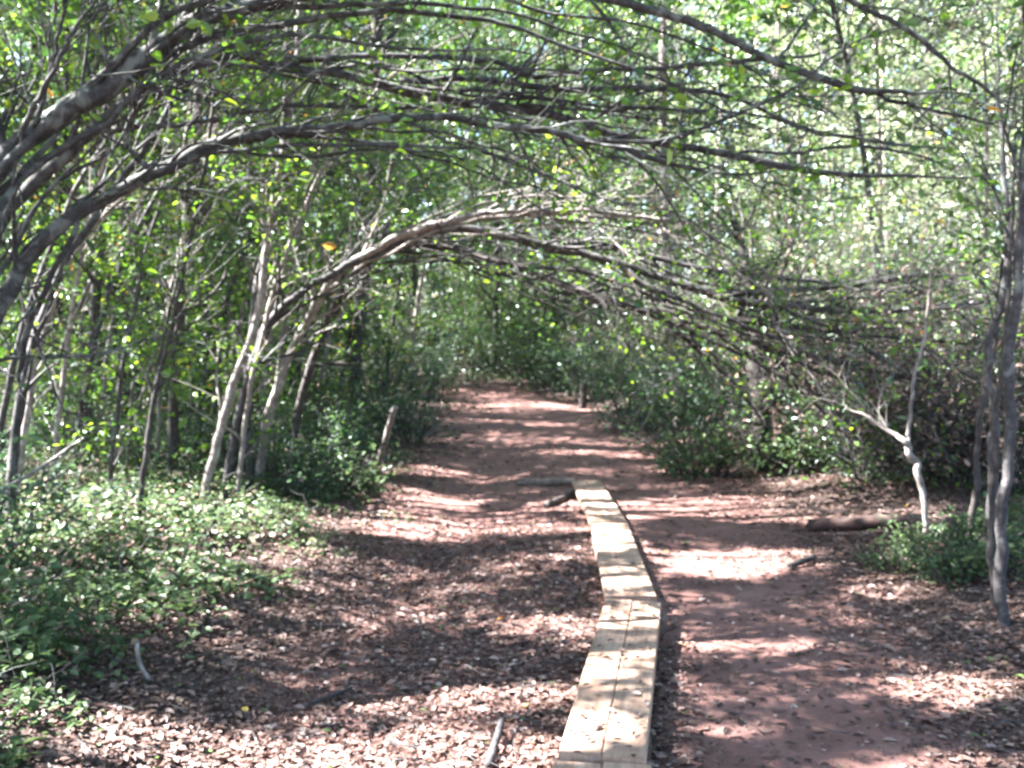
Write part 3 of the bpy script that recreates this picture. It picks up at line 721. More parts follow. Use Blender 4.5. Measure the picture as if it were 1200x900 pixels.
tree_from_stem('leaning_tree', 'pale curved stem leaning right beside the tree at the left edge',
    [(22, 585, 7.8, 11), (35, 480, 7.8, 11), (50, 400, 7.8, 10), (75, 325, 7.8, 10), (110, 265, 7.9, 9), (165, 215, 8, 9), (230, 180, 8, 8), (300, 120, 8, 7), (350, 50, 8, 6), (390, -60, 8, 4)], 'bark_pale', fat=.8, nb=20, t=(0.2, 1), L=(0.4, 1.1), seed=17, **LT)
tree_from_stem('slender_tree', 'thick dark trunk behind the foot of the lower ring of arches',
    [(416, 470, 15, 25), (419, 400, 15, 24), (424, 340, 15, 23), (430, 270, 15, 22), (434, 180, 15, 21), (440, 60, 15, 20), (445, -100, 15, 16), (450, -300, 15, 8)], 'bark_dark', fat=.7, nb=34, t=(0.3, 1), L=(0.8, 2.4), seed=18, up=0.3, twigs=4, per=5, leaf=0.085)

# ---- slim saplings that lean out over the trail
SAP = [(60, 600, 8, 70, 'bark_pale'), (85, 570, 9, 120, 'bark'), (128, 600, 7, 90, 'bark'), (150, 560, 8, 150, 'bark_pale'), (180, 575, 7, 60, 'bark_pale'), (225, 560, 8, 110, 'bark'), (255, 555, 7, 90, 'bark_pale'), (275, 600, 8, 130, 'bark_pale'), (318, 565, 8, 50, 'bark_pale'),
       (340, 530, 8, 80, 'bark'), (370, 520, 7, 60, 'bark_pale'), (395, 505, 8, 60, 'bark'), (450, 480, 7, 30, 'bark'), (480, 470, 7, 20, 'bark_pale'), (40, 555, 8, 150, 'bark_pale'), (-10, 600, 10, 140, 'bark'), (300, 540, 7, 70, 'bark_pale'), (205, 540, 6, 100, 'bark'), (70, 540, 6, 90, 'bark_pale'), (115, 545, 6, 60, 'bark_pale'), (165, 590, 6, 110, 'bark'), (245, 535, 6, 60, 'bark_pale'), (285, 520, 6, 40, 'bark'), (355, 500, 6, 45, 'bark_pale'), (415, 490, 6, 25, 'bark'), (20, 520, 7, 120, 'bark_pale'), (140, 520, 6, 80, 'bark')]
for i, (u, v, tk, du, bk) in enumerate(SAP):
    d = float(on_ground(u, v)[1]); k = 8.5 / d
    tk *= .8
    pts = [(u, v, d, tk), (u + du * .12, v - 130 * k, d, tk * .95), (u + du * .35, v - 260 * k, d - .1, tk * .85), (u + du * .75, v - 390 * k, d - .2, tk * .7), (u + du * 1.4, v - 510 * k, d - .3, tk * .5), (u + du * 2.4, v - 590 * k, d - .4, tk * .3)]
    t = tree_from_stem('leaning_sapling', '', pts, bk, nb=24, t=(.06, 1), L=(.35, 1.1), up=.2, twigs=5, per=9, leaf=.06, mat='leaf_lit_green', seed=400 + i, group='saplings leaning out of the left thicket', cat='sapling')
    NAMED.append((t, 'slim pale sapling' if bk == 'bark_pale' else 'slim grey sapling'))

# ---- canopy trees on the left that shade the trail
def canopy_tree(label, x, y, h, r, bark, seed, leaf=0.12, n1=60, lean=(0, 0), zc0=0.30, crown_r=3.0, per=17, group=None):
    rng = np.random.default_rng(seed)
    z0 = gz1(x, y) - 0.1
    s = np.linspace(0, 1, 16)
    P = np.stack([x + lean[0] * s ** 1.4 + 0.12 * np.sin(s * 7 + seed), y + lean[1] * s ** 1.4 + 0.1 * np.cos(s * 5 + seed), z0 + h * s], 1)
    R = r * (1 - s * 0.9) + 0.25 * r * np.exp(-s * 25); R[-1] = 0.004
    base = P[0].copy()
    th = thing('canopy_tree', label, 'tree', base, group)
    NAMED.append((th, label))
    v, f = tube1(P, R, 10); build('trunk', [(v, f, 0, None, True)], [bark], th, base)
    tt = rng.uniform(zc0, 0.98, n1)
    q, tan, rad = along(P, R, tt)
    P1, R1 = grow(rng, q, tan, rad, (crown_r * 0.5, crown_r * 1.15), (0.8, 1.4), 0.25, 0.16, 0.02, 8, 0.45, 0.004)
    q, tan, rad = sub(rng, P1, R1, 7, 0.2)
    P2, R2 = grow(rng, q, tan, rad, (0.4, 1.2), (0.4, 1.1), 0.05, 0.2, 0, 5, 0.6, 0.003)
    kp = shade_keep(P2[:, 2], rng); P2, R2 = P2[kp], R2[kp]
    kp = shade_keep(P1[:, 2], rng) & shade_keep(P1[:, 5], rng); P1, R1 = P1[kp], R1[kp]
    cp = crown_pieces(rng, [(P1, R1, 5), (P2, R2, 3)], [(P2, per, leaf, 0.05, 0.10, 0.6)], base, True, six=False, wid=0.62)
    build('crown', cp, [bark, 'leaf'], th, base)
    return th

CT = [(-3.6, 3.4, 8.5, .075, (-1.0, .4)), (-5.6, 1.6, 11, .10, (0, 0)), (-6.2, 4.6, 10.5, .09, (.4, 0)), (-7.6, 7.5, 12, .11, (0, .3)), (-5.2, 9.0, 10, .085, (.3, 0)),
      (-7.2, 11.5, 12, .10, (0.5, 0)), (-5.0, 13.5, 11.5, .09, (.5, 0)), (-8.6, 3.0, 13, .13, (0, 0)), (-6.8, 16.5, 13, .11, (1, 0)), (-4.4, 18.5, 12, .10, (.8, 0)), (-9.8, 9.2, 14, .13, (0, 0)), (-5.5, 23, 13, .12, (.8, 0)),
      (-3.4, 6.4, 9, .06, (-.5, 0)), (-11.8, 5.5, 13, .15, (0, 0)), (-12.5, 13, 14, .16, (0, 0)), (-13.8, 9.0, 15, .16, (0, 0)), (-10.8, 18, 14, .15, (0, 0)), (-9.2, 23.5, 14, .15, (0, 0)), (-6.8, 27, 13, .13, (0, 0)), (-3.2, 29.5, 13, .12, (0, 0)), (0.9, 31.5, 14, .13, (0, 0)), (3.8, 30.5, 13, .12, (0, 0)), (-1.2, 35, 15, .13, (0, 0))]  # most of this row added to darken the left thicket and far hollow
CR = [(4.6, 3.2, 12, .12, (-1.5, 0)), (5.2, 8.2, 13, .13, (-1.5, 0)), (3.8, -2.5, 13, .14, (-1.5, 0)), (-2.5, -4.5, 13, .14, (1, 0)), (6.2, 0.5, 14, .14, (-.5, 0)), (4.9, 13.0, 11, .05, (-2.0, 0)), (.8, -3.0, 13, .12, (0, 1.5))]  # mostly out of view, added to block skylight over the trail
for i, (x, y, h, r, ln) in enumerate(CR):
    canopy_tree('large spreading tree', x, y, h, r, ('bark_dark', 'bark')[i % 2], 340 + i, lean=ln, zc0=.42, crown_r=4.6, n1=85, per=20, leaf=.14, group='tall trees added to block skylight')
for i, (x, y, h, r, ln) in enumerate(CT):
    r *= .62
    canopy_tree('tall slim ' + ('grey', 'dark', 'pale')[i % 3] + ' tree', x, y, h, r, ('bark', 'bark_dark', 'bark_pale')[i % 3], 300 + i, lean=ln, group='tall trees of the left thicket')

# ---- right-hand stems
tree_from_stem('forked_sapling', 'white barked crooked sapling leaning left at the right trail edge',
    [(1088, 664, 6.7, 10), (1084, 620, 6.7, 11), (1076, 570, 6.7, 13), (1066, 538, 6.7, 14), (1056, 518, 6.7, 12), (1038, 504, 6.75, 9), (1010, 488, 6.8, 7), (975, 470, 6.9, 5)], 'bark_pale',
    branches=[[(1062, 528, 6.7, 9), (1066, 490, 6.7, 8), (1072, 440, 6.7, 7), (1085, 380, 6.7, 6), (1090, 300, 6.7, 4)]], fat=.58, nb=7, t=(0.6, 1), L=(0.3, 0.8), up=0.3, twigs=3, per=5, rf=.3, seed=21)
tree_from_stem('slender_tree', 'tallest grey trunk of the clump at the right edge',
    [(1176, 738, 5.2, 22), (1173, 640, 5.2, 20), (1176, 560, 5.2, 19), (1183, 450, 5.2, 18), (1190, 360, 5.2, 17), (1196, 280, 5.2, 16), (1205, 150, 5.2, 14), (1215, 0, 5.2, 12), (1220, -200, 5.2, 9), (1240, -450, 5.2, 4)], 'bark', fat=.66, nb=16, t=(0.3, 1), L=(0.4, 1.2), seed=22, up=0.3, twigs=3, per=3)
tree_from_stem('slender_tree', 'wavy grey stem left of the tallest trunk at the right edge',
    [(1153, 668, 6.3, 12), (1158, 590, 6.3, 13), (1160, 520, 6.3, 12), (1162, 470, 6.3, 10), (1156, 435, 6.3, 9), (1160, 395, 6.3, 9), (1172, 350, 6.3, 8), (1180, 290, 6.3, 7), (1178, 200, 6.3, 6), (1170, 80, 6.3, 5), (1165, -60, 6.3, 3)], 'bark', nb=14, t=(0.35, 1), L=(0.3, 0.9), seed=23, up=0.3, twigs=3, per=3)
tree_from_stem('dark_sapling', 'thin dark stem of the clump standing in the right edge plants',
    [(1137, 660, 6.6, 8), (1146, 580, 6.6, 8), (1150, 510, 6.6, 7), (1155, 450, 6.6, 7), (1168, 400, 6.6, 6), (1176, 320, 6.6, 5), (1190, 200, 6.6, 3)], 'bark_dark', nb=10, t=(0.4, 1), L=(0.3, 0.9), seed=24, up=0.3, twigs=3, per=3)
tree_from_stem('dark_sapling', 'black thin stem touching the tallest trunk of the right-hand clump',
    [(1163, 715, 5.5, 9), (1161, 640, 5.5, 9), (1166, 560, 5.5, 8), (1172, 480, 5.5, 7), (1180, 380, 5.5, 6), (1186, 250, 5.5, 5), (1190, 100, 5.5, 3)], 'bark_dark', nb=8, t=(0.5, 1), L=(0.3, 0.9), seed=25, up=0.3, twigs=3, per=3)
tree_from_stem('slender_tree', 'dark thick tree, left one of the pair behind the right-hand bushes',
    [(893, 566, 11, 21), (890, 500, 11, 20), (888, 430, 11, 22), (886, 375, 11, 18), (878, 320, 11, 11), (860, 260, 11, 7), (835, 200, 11, 4)], 'bark_dark', nb=24, t=(0.25, 1), L=(0.5, 1.7), seed=26, up=0.2, twigs=4, per=4, leaf=0.07)
tree_from_stem('slender_tree', 'reddish dark tree, right one of the pair behind the right-hand bushes',
    [(914, 568, 11.2, 14), (912, 500, 11.2, 14), (908, 430, 11.2, 13), (909, 375, 11.2, 10), (920, 310, 11.2, 7), (945, 240, 11.2, 4)], 'bark_red', nb=20, t=(0.25, 1), L=(0.5, 1.5), seed=27, up=0.2, twigs=4, per=4, leaf=0.07)
tree_from_stem('slender_tree', 'pale trunk standing among the green bushes right of the far trail',
    [(797, 480, 16, 15), (793, 420, 16, 14), (786, 370, 16, 13), (780, 300, 16, 12), (778, 200, 16, 11), (776, 60, 16, 9), (776, -120, 16, 6)], 'bark_pale', nb=24, t=(0.3, 1), L=(0.6, 1.9), seed=28, up=0.2, twigs=4, per=5, leaf=0.09, mat='leaf_pale')

# ------------------------------------------------------------------ prototypes for the wood around
PROTO = {}
def proto_tree(key, h, r, bark, mat, seed, crown_r, z0=0.2, n1=46, per=15, leaf=0.115, hi=0.97, lo=0.0):
    rng = np.random.default_rng(seed)
    s = np.linspace(0, 1, 16)
    P = np.stack([0.25 * np.sin(s * 5 + seed), 0.2 * np.cos(s * 4 + seed) - 0.2 * math.cos(seed), -0.15 + h * s], 1); P[:, 0] -= P[0, 0]; P[:, 1] -= P[0, 1]
    R = r * (1 - s * 0.88) + 0.25 * r * np.exp(-s * 25); R[-1] = 0.005
    v, f = tube1(P, R, 9); t = build('trunk', [(v, f, 0, None, True)], [bark])
    tt = rng.uniform(z0, 0.98, n1)
    q, tan, rad = along(P, R, tt)
    P1, R1 = grow(rng, q, tan, rad, (crown_r * 0.5, crown_r * 1.2), (0.7, 1.4), 0.15, 0.16, 0.0, 8, 0.4, 0.004)
    q, tan, rad = sub(rng, P1, R1, 6, 0.2)
    P2, R2 = grow(rng, q, tan, rad, (0.4, 1.3), (0.4, 1.1), 0.02, 0.2, -0.02, 5, 0.6, 0.003)
    cp = crown_pieces(rng, [(P1, R1, 4), (P2, R2, 3)], [(P2, per, leaf, 0.05, 0.12, 0.5)], None, False, six=False, wid=0.62, hi=hi, lo=lo)
    c = build('crown', cp, [bark, mat])
    for o in (t, c):
        C.objects.unlink(o)
    PROTO[key] = (t, c)
proto_tree('a', 13, .13, 'bark', 'leaf', 41, 2.6)
proto_tree('b', 15, .10, 'bark_pale', 'leaf_pale', 42, 2.6, 0.15, 48)
proto_tree('c', 11, .09, 'bark_dark', 'leaf', 43, 2.2, 0.1, 44)
proto_tree('d', 17, .16, 'bark_dark', 'leaf_pale', 44, 3.2, 0.2, 54)
proto_tree('f', 15, .085, 'bark_pale', 'leaf_sun_pale', 46, 1.6, 0.5, 20)
proto_tree('e', 8, .05, 'bark_pale', 'leaf_sun_pale', 45, 1.9, 0.06, 44, leaf=0.085)

# landmarks across the view, used to say which tree of the wood is meant
MARKS = [(-200, "left of the sunlit left-edge tree"), (25, "behind the sunlit left-edge tree"), (110, "behind the straight dark trunk"), (190, 'behind the thin dark sapling'), (280, 'behind the pale leaning sapling'), (350, "behind the lower arches' foot"),
         (425, 'behind the thick dark trunk'), (500, "left of the trail's far end"), (570, "beyond the trail's far end"), (640, "right of the trail's far end"), (700, 'behind the small stump'), (790, "behind the pale bush-hemmed trunk"),
         (860, 'left of the dark pair of trunks'), (905, 'behind the dark pair of trunks'), (985, 'behind the fallen log'), (1075, 'behind the forked white sapling'), (1165, "behind the right-edge clump"), (1260, "right of the right-edge clump")]
LOOK = dict(a='full-crowned grey tree', b='pale slender tree', c='slim dark tree', d='tall dark-trunked tree', e='small pale tree', f='tall pale pole-like tree', sa='broad green bush', sb='low dense bush', sc='tall loose green bush', sd='small glossy leaved plant', se='brown twiggy bush',
            ua='tall leafy bush', ub='sun-tinted leafy bush', uc='tall dark-stemmed bush')
def copy_thing(key, name, label, cat, loc, rz, sc, group):
    t = thing(name, label, cat, loc, group)
    NAMED.append((t, LOOK[key]))
    t.rotation_euler = (0, 0, rz); t.scale = (sc, sc, sc)
    for o in PROTO[key]:
        c = o.copy(); C.objects.link(c); c.parent = t
    return t

rng = np.random.default_rng(77)
BG = []
def bg(u, d, key, sc=1.0):
    x = (u - 600) / F_PX * d
    BG.append((x, d, key, sc))
# far trees round the end of the trail, and the wood on both sides
for u, d, k, s in ((577, 30, 'c', 1), (652, 27, 'c', 1.1), (520, 34, 'a', 1), (480, 27, 'c', 1), (700, 31, 'b', 1), (610, 38, 'd', 1), (545, 40, 'd', 1), (440, 32, 'a', 1), (740, 24, 'c', .9), (760, 36, 'd', 1), (690, 42, 'a', 1.2),
                   (885, 22, 'f', 1.0), (905, 23, 'f', .9), (945, 25, 'f', 1), (985, 19, 'e', .9), (1040, 24, 'f', 1), (1100, 18, 'e', .9), (1150, 24, 'e', 1.2), (1210, 17, 'e', 1.0), (840, 27, 'f', 1.1), (930, 33, 'a', .8), (1000, 34, 'c', 1.1), (1090, 33, 'a', .9), (1190, 32, 'a', .9), (1280, 24, 'e', 1.2), (800, 21, 'e', .9), (870, 19, 'e', .7), (1050, 16, 'e', .7),
                   (1010, 14, 'e', .95), (1130, 13.5, 'e', .9), (1240, 12.5, 'e', 1), (1300, 16, 'c', 1),
                   (360, 19, 'c', 1), (290, 17, 'a', 1), (230, 21, 'b', 1), (160, 17, 'c', 1), (90, 20, 'a', 1), (20, 16, 'c', 1), (-50, 20, 'b', 1), (330, 26, 'd', 1), (250, 29, 'a', 1.1), (150, 28, 'd', 1), (40, 27, 'b', 1.1), (-70, 29, 'd', 1), (400, 37, 'd', 1), (300, 38, 'b', 1.2), (180, 38, 'd', 1), (60, 37, 'a', 1.2), (-60, 13, 'c', .75), (380, 24, 'c', .9), (60, 12.5, 'c', .75), (150, 13.5, 'c', .8), (260, 13, 'c', .75)):
    bg(u, d, k, s)
# ------------------------------------------------------------------ shrubs
def proto_shrub(key, h, rad, nst, mat, bark, seed, leaf, per, hi=0.97, lo=0.0, tw=5):
    rng = np.random.default_rng(seed)
    a = rng.uniform(0, 6.28, nst); rr = rng.uniform(0, .25, nst) * rad
    q = np.stack([np.cos(a) * rr, np.sin(a) * rr, np.full(nst, -0.05)], 1)
    tan = unit(np.stack([np.cos(a) * .5, np.sin(a) * .5, np.ones(nst)], 1))
    P1, R1 = grow(rng, q, tan, np.full(nst, .02), (h * .7, h * 1.15), (0.05, 0.45), 0.1, 0.12, -0.07 * rad / h, 8, 0.5, .003)
    q, tan, rd = sub(rng, P1, R1, tw, 0.12)
    P2, R2 = grow(rng, q, tan, rd, (h * .15, h * .4), (0.5, 1.2), 0.05, 0.2, -.03, 5, .6, .0018)
    v, f = tubes(P1, R1, 5); s = build('stems', [(v, f, 0, None, True)], [bark])
    cp = crown_pieces(rng, [(P2, R2, 3)], [(P2, per, leaf, 0.0, .05, .55), (P1[:, 3:], per, leaf, 0, .06, .55)], None, False, hi=hi, lo=lo, six=leaf < .06)
    c = build('foliage', cp, [bark, mat])
    for o in (s, c):
        C.objects.unlink(o)
    PROTO[key] = (s, c)
# tall understory that hides the ground of the wood
proto_shrub('ua', 4.2, 1.6, 22, 'leaf', 'bark', 51, 0.085, 12, tw=8)
proto_shrub('ub', 3.2, 1.5, 22, 'leaf_sun_pale', 'bark_pale', 52, 0.08, 12, tw=8)
proto_shrub('uc', 5.5, 1.6, 18, 'leaf', 'bark_dark', 53, 0.09, 12, tw=9)
for i, (x, y, k, s) in enumerate(BG):
    copy_thing(k, 'woodland_tree', 'tree of the wood', 'tree', (x, y, gz1(x, y)), rng.uniform(0, 6.28), s * rng.uniform(.92, 1.08), 'trees of the surrounding wood')

UND = []
for d, lo, hi, n in ((14.5, -620, 330, 9), (18, -250, 430, 7), (22, -200, 480, 7), (27, -150, 540, 7), (33, -100, 620, 7), (33, 560, 700, 3), (40, -50, 1250, 12), (15, 830, 1350, 6), (19, 760, 1300, 7), (24, 720, 1280, 7), (29, 680, 1280, 7)):
    for u in np.linspace(lo, hi, n):
        dd = d + rng.uniform(-1.8, 1.8); uu = u + rng.uniform(-40, 40)
        x = (uu - 600) / F_PX * dd
        if path_dist(np.array([x]), np.array([dd]))[0] < 2.0:
            continue
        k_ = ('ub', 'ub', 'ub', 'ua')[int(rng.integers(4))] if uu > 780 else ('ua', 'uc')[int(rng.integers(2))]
        UND.append((x, dd, k_, rng.uniform(.8, 1.25)))
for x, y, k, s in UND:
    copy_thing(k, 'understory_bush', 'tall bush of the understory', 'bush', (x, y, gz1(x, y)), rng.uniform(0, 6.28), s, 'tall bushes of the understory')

# far-off wood that closes every view
def far_wood():
    rng = np.random.default_rng(5)
    n = 90000
    a = rng.uniform(R_(-75), R_(75), n); d = rng.uniform(44, 70, n)
    x = d * np.sin(a); y = d * np.cos(a)
    top = 15 + 9 * fbm(a * 14, d * 0.06, 3)
    z = gz(x, y) + rng.uniform(0, 1, n) ** 0.85 * top
    c = np.stack([x, y, z], 1)
    ax = unit(rng.normal(size=(n, 3))); nm = unit(rng.normal(size=(n, 3)) + np.array([0, -0.2, 0.5]))
    v, f = leaf_geo(c, ax, nm, rng.uniform(0.4, 0.85, n), 0.65, False)
    ti = np.clip(rng.beta(2, 2, n), 0, .97)
    m = 220
    a = rng.uniform(R_(-70), R_(70), m); d = rng.uniform(43, 60, m); x = d * np.sin(a); y = d * np.cos(a); z = gz(x, y)
    s = np.linspace(0, 1, 5)
    P = np.stack([x[:, None] + rng.normal(0, .5, m)[:, None] * s, y[:, None] + 0 * s, z[:, None] + 18 * s - .2], -1)
    R = rng.uniform(.08, .2, m)[:, None] * (1 - .8 * s)
    v2, f2 = tubes(P, R, 5)
    o = build('far_woods', [(v2, f2, 0, None, True), (v, f, 1, ti, False)], ['bark', 'leaf_shrub'])  # darker bluish leaf colour stands in for shade at the far end
    o['kind'] = 'stuff'; o['label'] = 'far-off dense green wood closing the view'
far_wood()

proto_shrub('sa', 1.7, 1.0, 26, 'leaf_shrub', 'bark', 61, 0.065, 8)
proto_shrub('sb', 1.2, 0.9, 26, 'leaf_shrub', 'bark', 62, 0.055, 8)
proto_shrub('sc', 2.4, 1.2, 28, 'leaf', 'bark', 63, 0.07, 8)
proto_shrub('sd', 0.45, 0.6, 22, 'leaf_ivy', 'bark_dark', 64, 0.05, 6, tw=4)
proto_shrub('se', 2.1, 1.4, 52, 'leaf_dead', 'bark', 65, 0.05, 3, tw=9)

SH = []
def sh(u, v, key, sc=1.0):
    p = on_ground(u, v); SH.append((p[0], p[1], key, sc))
# right of the far trail
for u, v, k, s in ((648, 452, 'sc', 1.1), (690, 470, 'sa', 1.2), (740, 480, 'sc', 1.05), (790, 500, 'sb', 1.3), (745, 505, 'sb', 1.1), (840, 522, 'sa', 1.1), (800, 535, 'sb', 1.05), (830, 560, 'sd', 1.5), (920, 560, 'sd', 1.6), (960, 555, 'sa', .9), (1020, 575, 'sb', .9), (1000, 540, 'sc', .9), (1100, 560, 'sc', .85), (1060, 556, 'sa', 1.1), (1150, 565, 'sc', 1.0), (1190, 575, 'sa', 1.1), (1110, 540, 'sc', 1.2), (1020, 535, 'sa', 1.4), (1180, 540, 'sc', 1.2),
                   (500, 470, 'sb', 1.1), (455, 500, 'sa', 1.05), (480, 520, 'sb', .95), (410, 520, 'sc', .8), (505, 450, 'sc', 1.1), (380, 560, 'sb', .9), (350, 590, 'sb', .65), (330, 560, 'sc', .6), (400, 580, 'sd', 1.4), (470, 452, 'sa', 1.3), (430, 455, 'sc', 1.2), (520, 447, 'sb', 1.5), (550, 449, 'sa', 1.3), (582, 450, 'sc', 1.2), (612, 452, 'sa', 1.3), (635, 455, 'sc', 1.2), (560, 445, 'sc', 1.5), (600, 447, 'sc', 1.6), (500, 462, 'sa', 1.2), (660, 462, 'sa', 1.2), (530, 443, 'sc', 1.7), (360, 480, 'sa', 1.2), (300, 500, 'sc', 1.0), (240, 500, 'sa', 1.1), (180, 500, 'sc', 1.0), (100, 500, 'sa', 1.1), (390, 465, 'sc', 1.1), (330, 460, 'sa', 1.3),
                   (1050, 672, 'sd', .6), (1085, 668, 'sd', .7), (1125, 668, 'sd', .9), (1160, 690, 'sd', .85), (1190, 660, 'sd', 1.0), (1110, 690, 'sd', .7),
                   (60, 560, 'sc', .7), (130, 555, 'sa', .8), (20, 600, 'sb', .8), (250, 575, 'sb', .8), (170, 575, 'sb', .75), (-30, 700, 'sb', .8), (-20, 800, 'sd', 1.0)):
    sh(u, v, k, s)
for x, y, k, s in SH:
    copy_thing(k, 'leafy_shrub', 'green shrub', 'shrub', (x, y, gz1(x, y)), rng.uniform(0, 6.28), s, 'shrubs')
# brown twiggy brush on the right, under the ends of the arches
for u, v, d, s in ((985, 552, 11.5, 1.0), (1040, 560, 10, 1.0), (1130, 570, 9.6, 1.1), (1200, 590, 9, 1.1), (1080, 545, 12.5, 1.2)):
    p = at(u, v, d)
    copy_thing('se', 'twiggy_brush', 'brown twiggy brush', 'shrub', (p[0], p[1], gz1(p[0], p[1])), rng.uniform(0, 6.28), s, 'brown brush on the right')

# ------------------------------------------------------------------ ground cover on the left bank
def ground_cover():
    rng = np.random.default_rng(9)
    n = 150000
    x = rng.uniform(-9, -0.4, n); y = rng.uniform(2.6, 16, n)
    u, v, d = view_uv(np.stack([x, y, np.zeros(n)], 1))
    edge = np.interp(v, [440, 500, 560, 600, 650, 700, 760, 820, 900], [535, 485, 445, 425, 395, 335, 255, 155, 65])
    e = (edge - u) / 60 + (fbm(x * 2.2, y * 2.2, 12) - .5) * 4.6
    dens = sstep(-0.2, 1.8, e) * sstep(.22, .52, fbm(x * 1.5, y * 1.5, 19)) * .95
    kp = (rng.uniform(size=n) < dens) & (u > -120)
    x, y, e = x[kp], y[kp], e[kp]; n = len(x)
    hgt = (0.06 + 0.42 * fbm(x * 1.7, y * 1.7, 14) ** 1.6) * sstep(-0.2, 2.5, e)
    z = gz(x, y) + 0.015 + hgt * rng.uniform(0.15, 1, n)
    c = np.stack([x, y, z], 1)
    th = rng.uniform(0, 6.28, n)
    ax = np.stack([np.cos(th), np.sin(th), rng.normal(-.1, .35, n)], 1)
    nm = unit(np.stack([rng.normal(0, .45, n), rng.normal(0, .45, n), np.ones(n)], 1))
    v_, f_ = leaf_geo(c, ax, nm, np.where(fbm(x * 1.1, y * 1.1, 23) > .5, .034, .05) * rng.uniform(.5, 1.5, n), .62, True)
    ti = np.clip(rng.beta(2, 2, n) * .95 + (rng.uniform(size=n) > .88) * .6, 0, 1)
    n2 = 110000
    x2 = rng.uniform(-22, 22, n2); y2 = 8.5 + 30 * rng.uniform(0, 1, n2) ** 1.2
    pd = path_dist(x2, y2) + (fbm(x2 * .8, y2 * .8, 71) - .5) * .8
    kp = (rng.uniform(size=n2) < sstep(1.1, 1.7, pd) * (.25 + .9 * fbm(x2 * .5, y2 * .5, 72))) & ((x2 > 0) | (y2 > 13)) & (np.abs(x2) < y2 * .62 + 1)
    x2, y2 = x2[kp], y2[kp]; n2 = len(x2)
    z2 = gz(x2, y2) + .02 + .5 * fbm(x2 * 1.2, y2 * 1.2, 73) ** 1.5 * rng.uniform(0, 1, n2)
    th = rng.uniform(0, 6.28, n2)
    v3, f3 = leaf_geo(np.stack([x2, y2, z2], 1), np.stack([np.cos(th), np.sin(th), rng.normal(-.1, .4, n2)], 1), unit(np.stack([rng.normal(0, .5, n2), rng.normal(0, .5, n2), np.ones(n2)], 1)), (.05 + .0025 * y2) * rng.uniform(.6, 1.4, n2), .65, False)
    t3 = np.clip(rng.beta(2, 2, n2) * .95 + (rng.uniform(size=n2) > .98) * .5, 0, 1)
    m = 1400
    i = rng.integers(0, n, m)
    q = np.stack([x[i], y[i], gz(x[i], y[i])], 1)
    P, R = grow(rng, q, np.tile([0, 0, 1.0], (m, 1)), np.full(m, .006), (.15, .55), (.2, 1.2), .1, .3, -.05, 6, .5, .0018)
    v2, f2 = tubes(P, R, 3)
    o = build('ground_cover', [(v2, f2, 0, None, True), (v_, f_, 1, np.repeat(ti, 2), False), (v3, f3, 1, t3, False)], ['bark', 'leaf_ivy'])
    o['kind'] = 'stuff'; o['label'] = 'low green creeping plants covering the left bank'
ground_cover()

# ------------------------------------------------------------------ logs, sticks
def log(name, label, cat, a, b, r, bark, seed, group=None, bend=0.0, cap=True, taper=.85, zr=None):
    rng = np.random.default_rng(seed)
    a = np.asarray(a, float); b = np.asarray(b, float)
    s = np.linspace(0, 1, 14)[:, None]
    P = a * (1 - s) + b * s
    side = unit(np.cross(b - a, [0, 0, 1.0]))
    P = P + side * np.sin(s * 3.14) * bend + np.cumsum(rng.normal(size=(14, 3)), 0) * r * .08
    R = r * (1 - (1 - taper) * s[:, 0]) * (1 + rng.normal(size=14) * .05)
    base = P[0].copy()
    pc = []
    P = np.vstack([P[0] - (P[1] - P[0]) * .001, P, P[-1] + (P[-1] - P[-2]) * .001]); R = np.concatenate([[R[0] * .02], R, [R[-1] * .02]])
    v, f = tubes(P[None], R[None], 10); v = v + rng.normal(size=v.shape) * r * .03
    o = build(name, [(v, f, 0, None, True)], [bark], None, base)
    o.location = tuple(base)
    return tag(o, label, cat, group)

def gp(u, v, h=0.0):
    p = on_ground(u, v); p[2] = gz1(p[0], p[1]) + h
    return p
log('fallen_log', 'reddish brown fallen log lying in the shade right of the trail', 'log', gp(948, 622, .04), gp(1082, 632, .06), .058, 'bark_red', 1)
log('short_log', 'grey log lying across the trail at the far end of the boards', 'log', gp(604, 569, .035), gp(676, 570, .035), .042, 'sleeper', 2)
log('short_log', 'dark stub of wood below the grey log beside the far board', 'log', gp(640, 594, .02), gp(672, 580, .04), .035, 'bark_dark', 3)
log('broken_stick', 'dark knob of wood on the sunny trail right of the boards', 'stick', gp(925, 668, .02), gp(952, 661, .05), .023, 'bark_dark', 4)
log('broken_stick', 'brown stick poking up from the litter at the bottom of the picture', 'stick', gp(572, 905, .02), gp(590, 865, .07), .016, 'bark', 5)
log('thin_stick', 'thin brown stick lying in the leaves left of the boards', 'stick', gp(358, 814, .03), gp(412, 796, .03), .008, 'bark', 6)
log('curled_bark', 'white curl of bark in the leaves at lower left', 'bark', gp(162, 798, .12), gp(178, 812, .03), .011, 'bark_pale', 7, bend=.02)
log('fallen_branch', 'long pale dead branch leaning up on the left edge', 'branch', at(-30, 592, 5.8), at(100, 512, 6.4), .018, 'bark_pale', 8, bend=.05, taper=.4)
log('fallen_branch', 'thinner dead branch beneath the long pale one on the left edge', 'branch', at(-30, 606, 5.7), at(75, 556, 6.2), .012, 'bark', 9, bend=-.04, taper=.4)
log('broken_snag', 'left one of the two pale broken stubs in the left thicket', 'snag', gp(128, 582), at(146, 500, 8.6), .028, 'bark_pale', 10, taper=.7)
log('broken_snag', 'right one of the two pale broken stubs in the left thicket', 'snag', gp(149, 570), at(157, 448, 9.0), .022, 'bark_pale', 11, taper=.7)
log('leaning_stick', 'pale broken stick leaning at the left trail edge by the dark bush', 'stick', gp(443, 546), at(463, 476, 11.2), .045, 'bark_pale', 12, taper=.7)
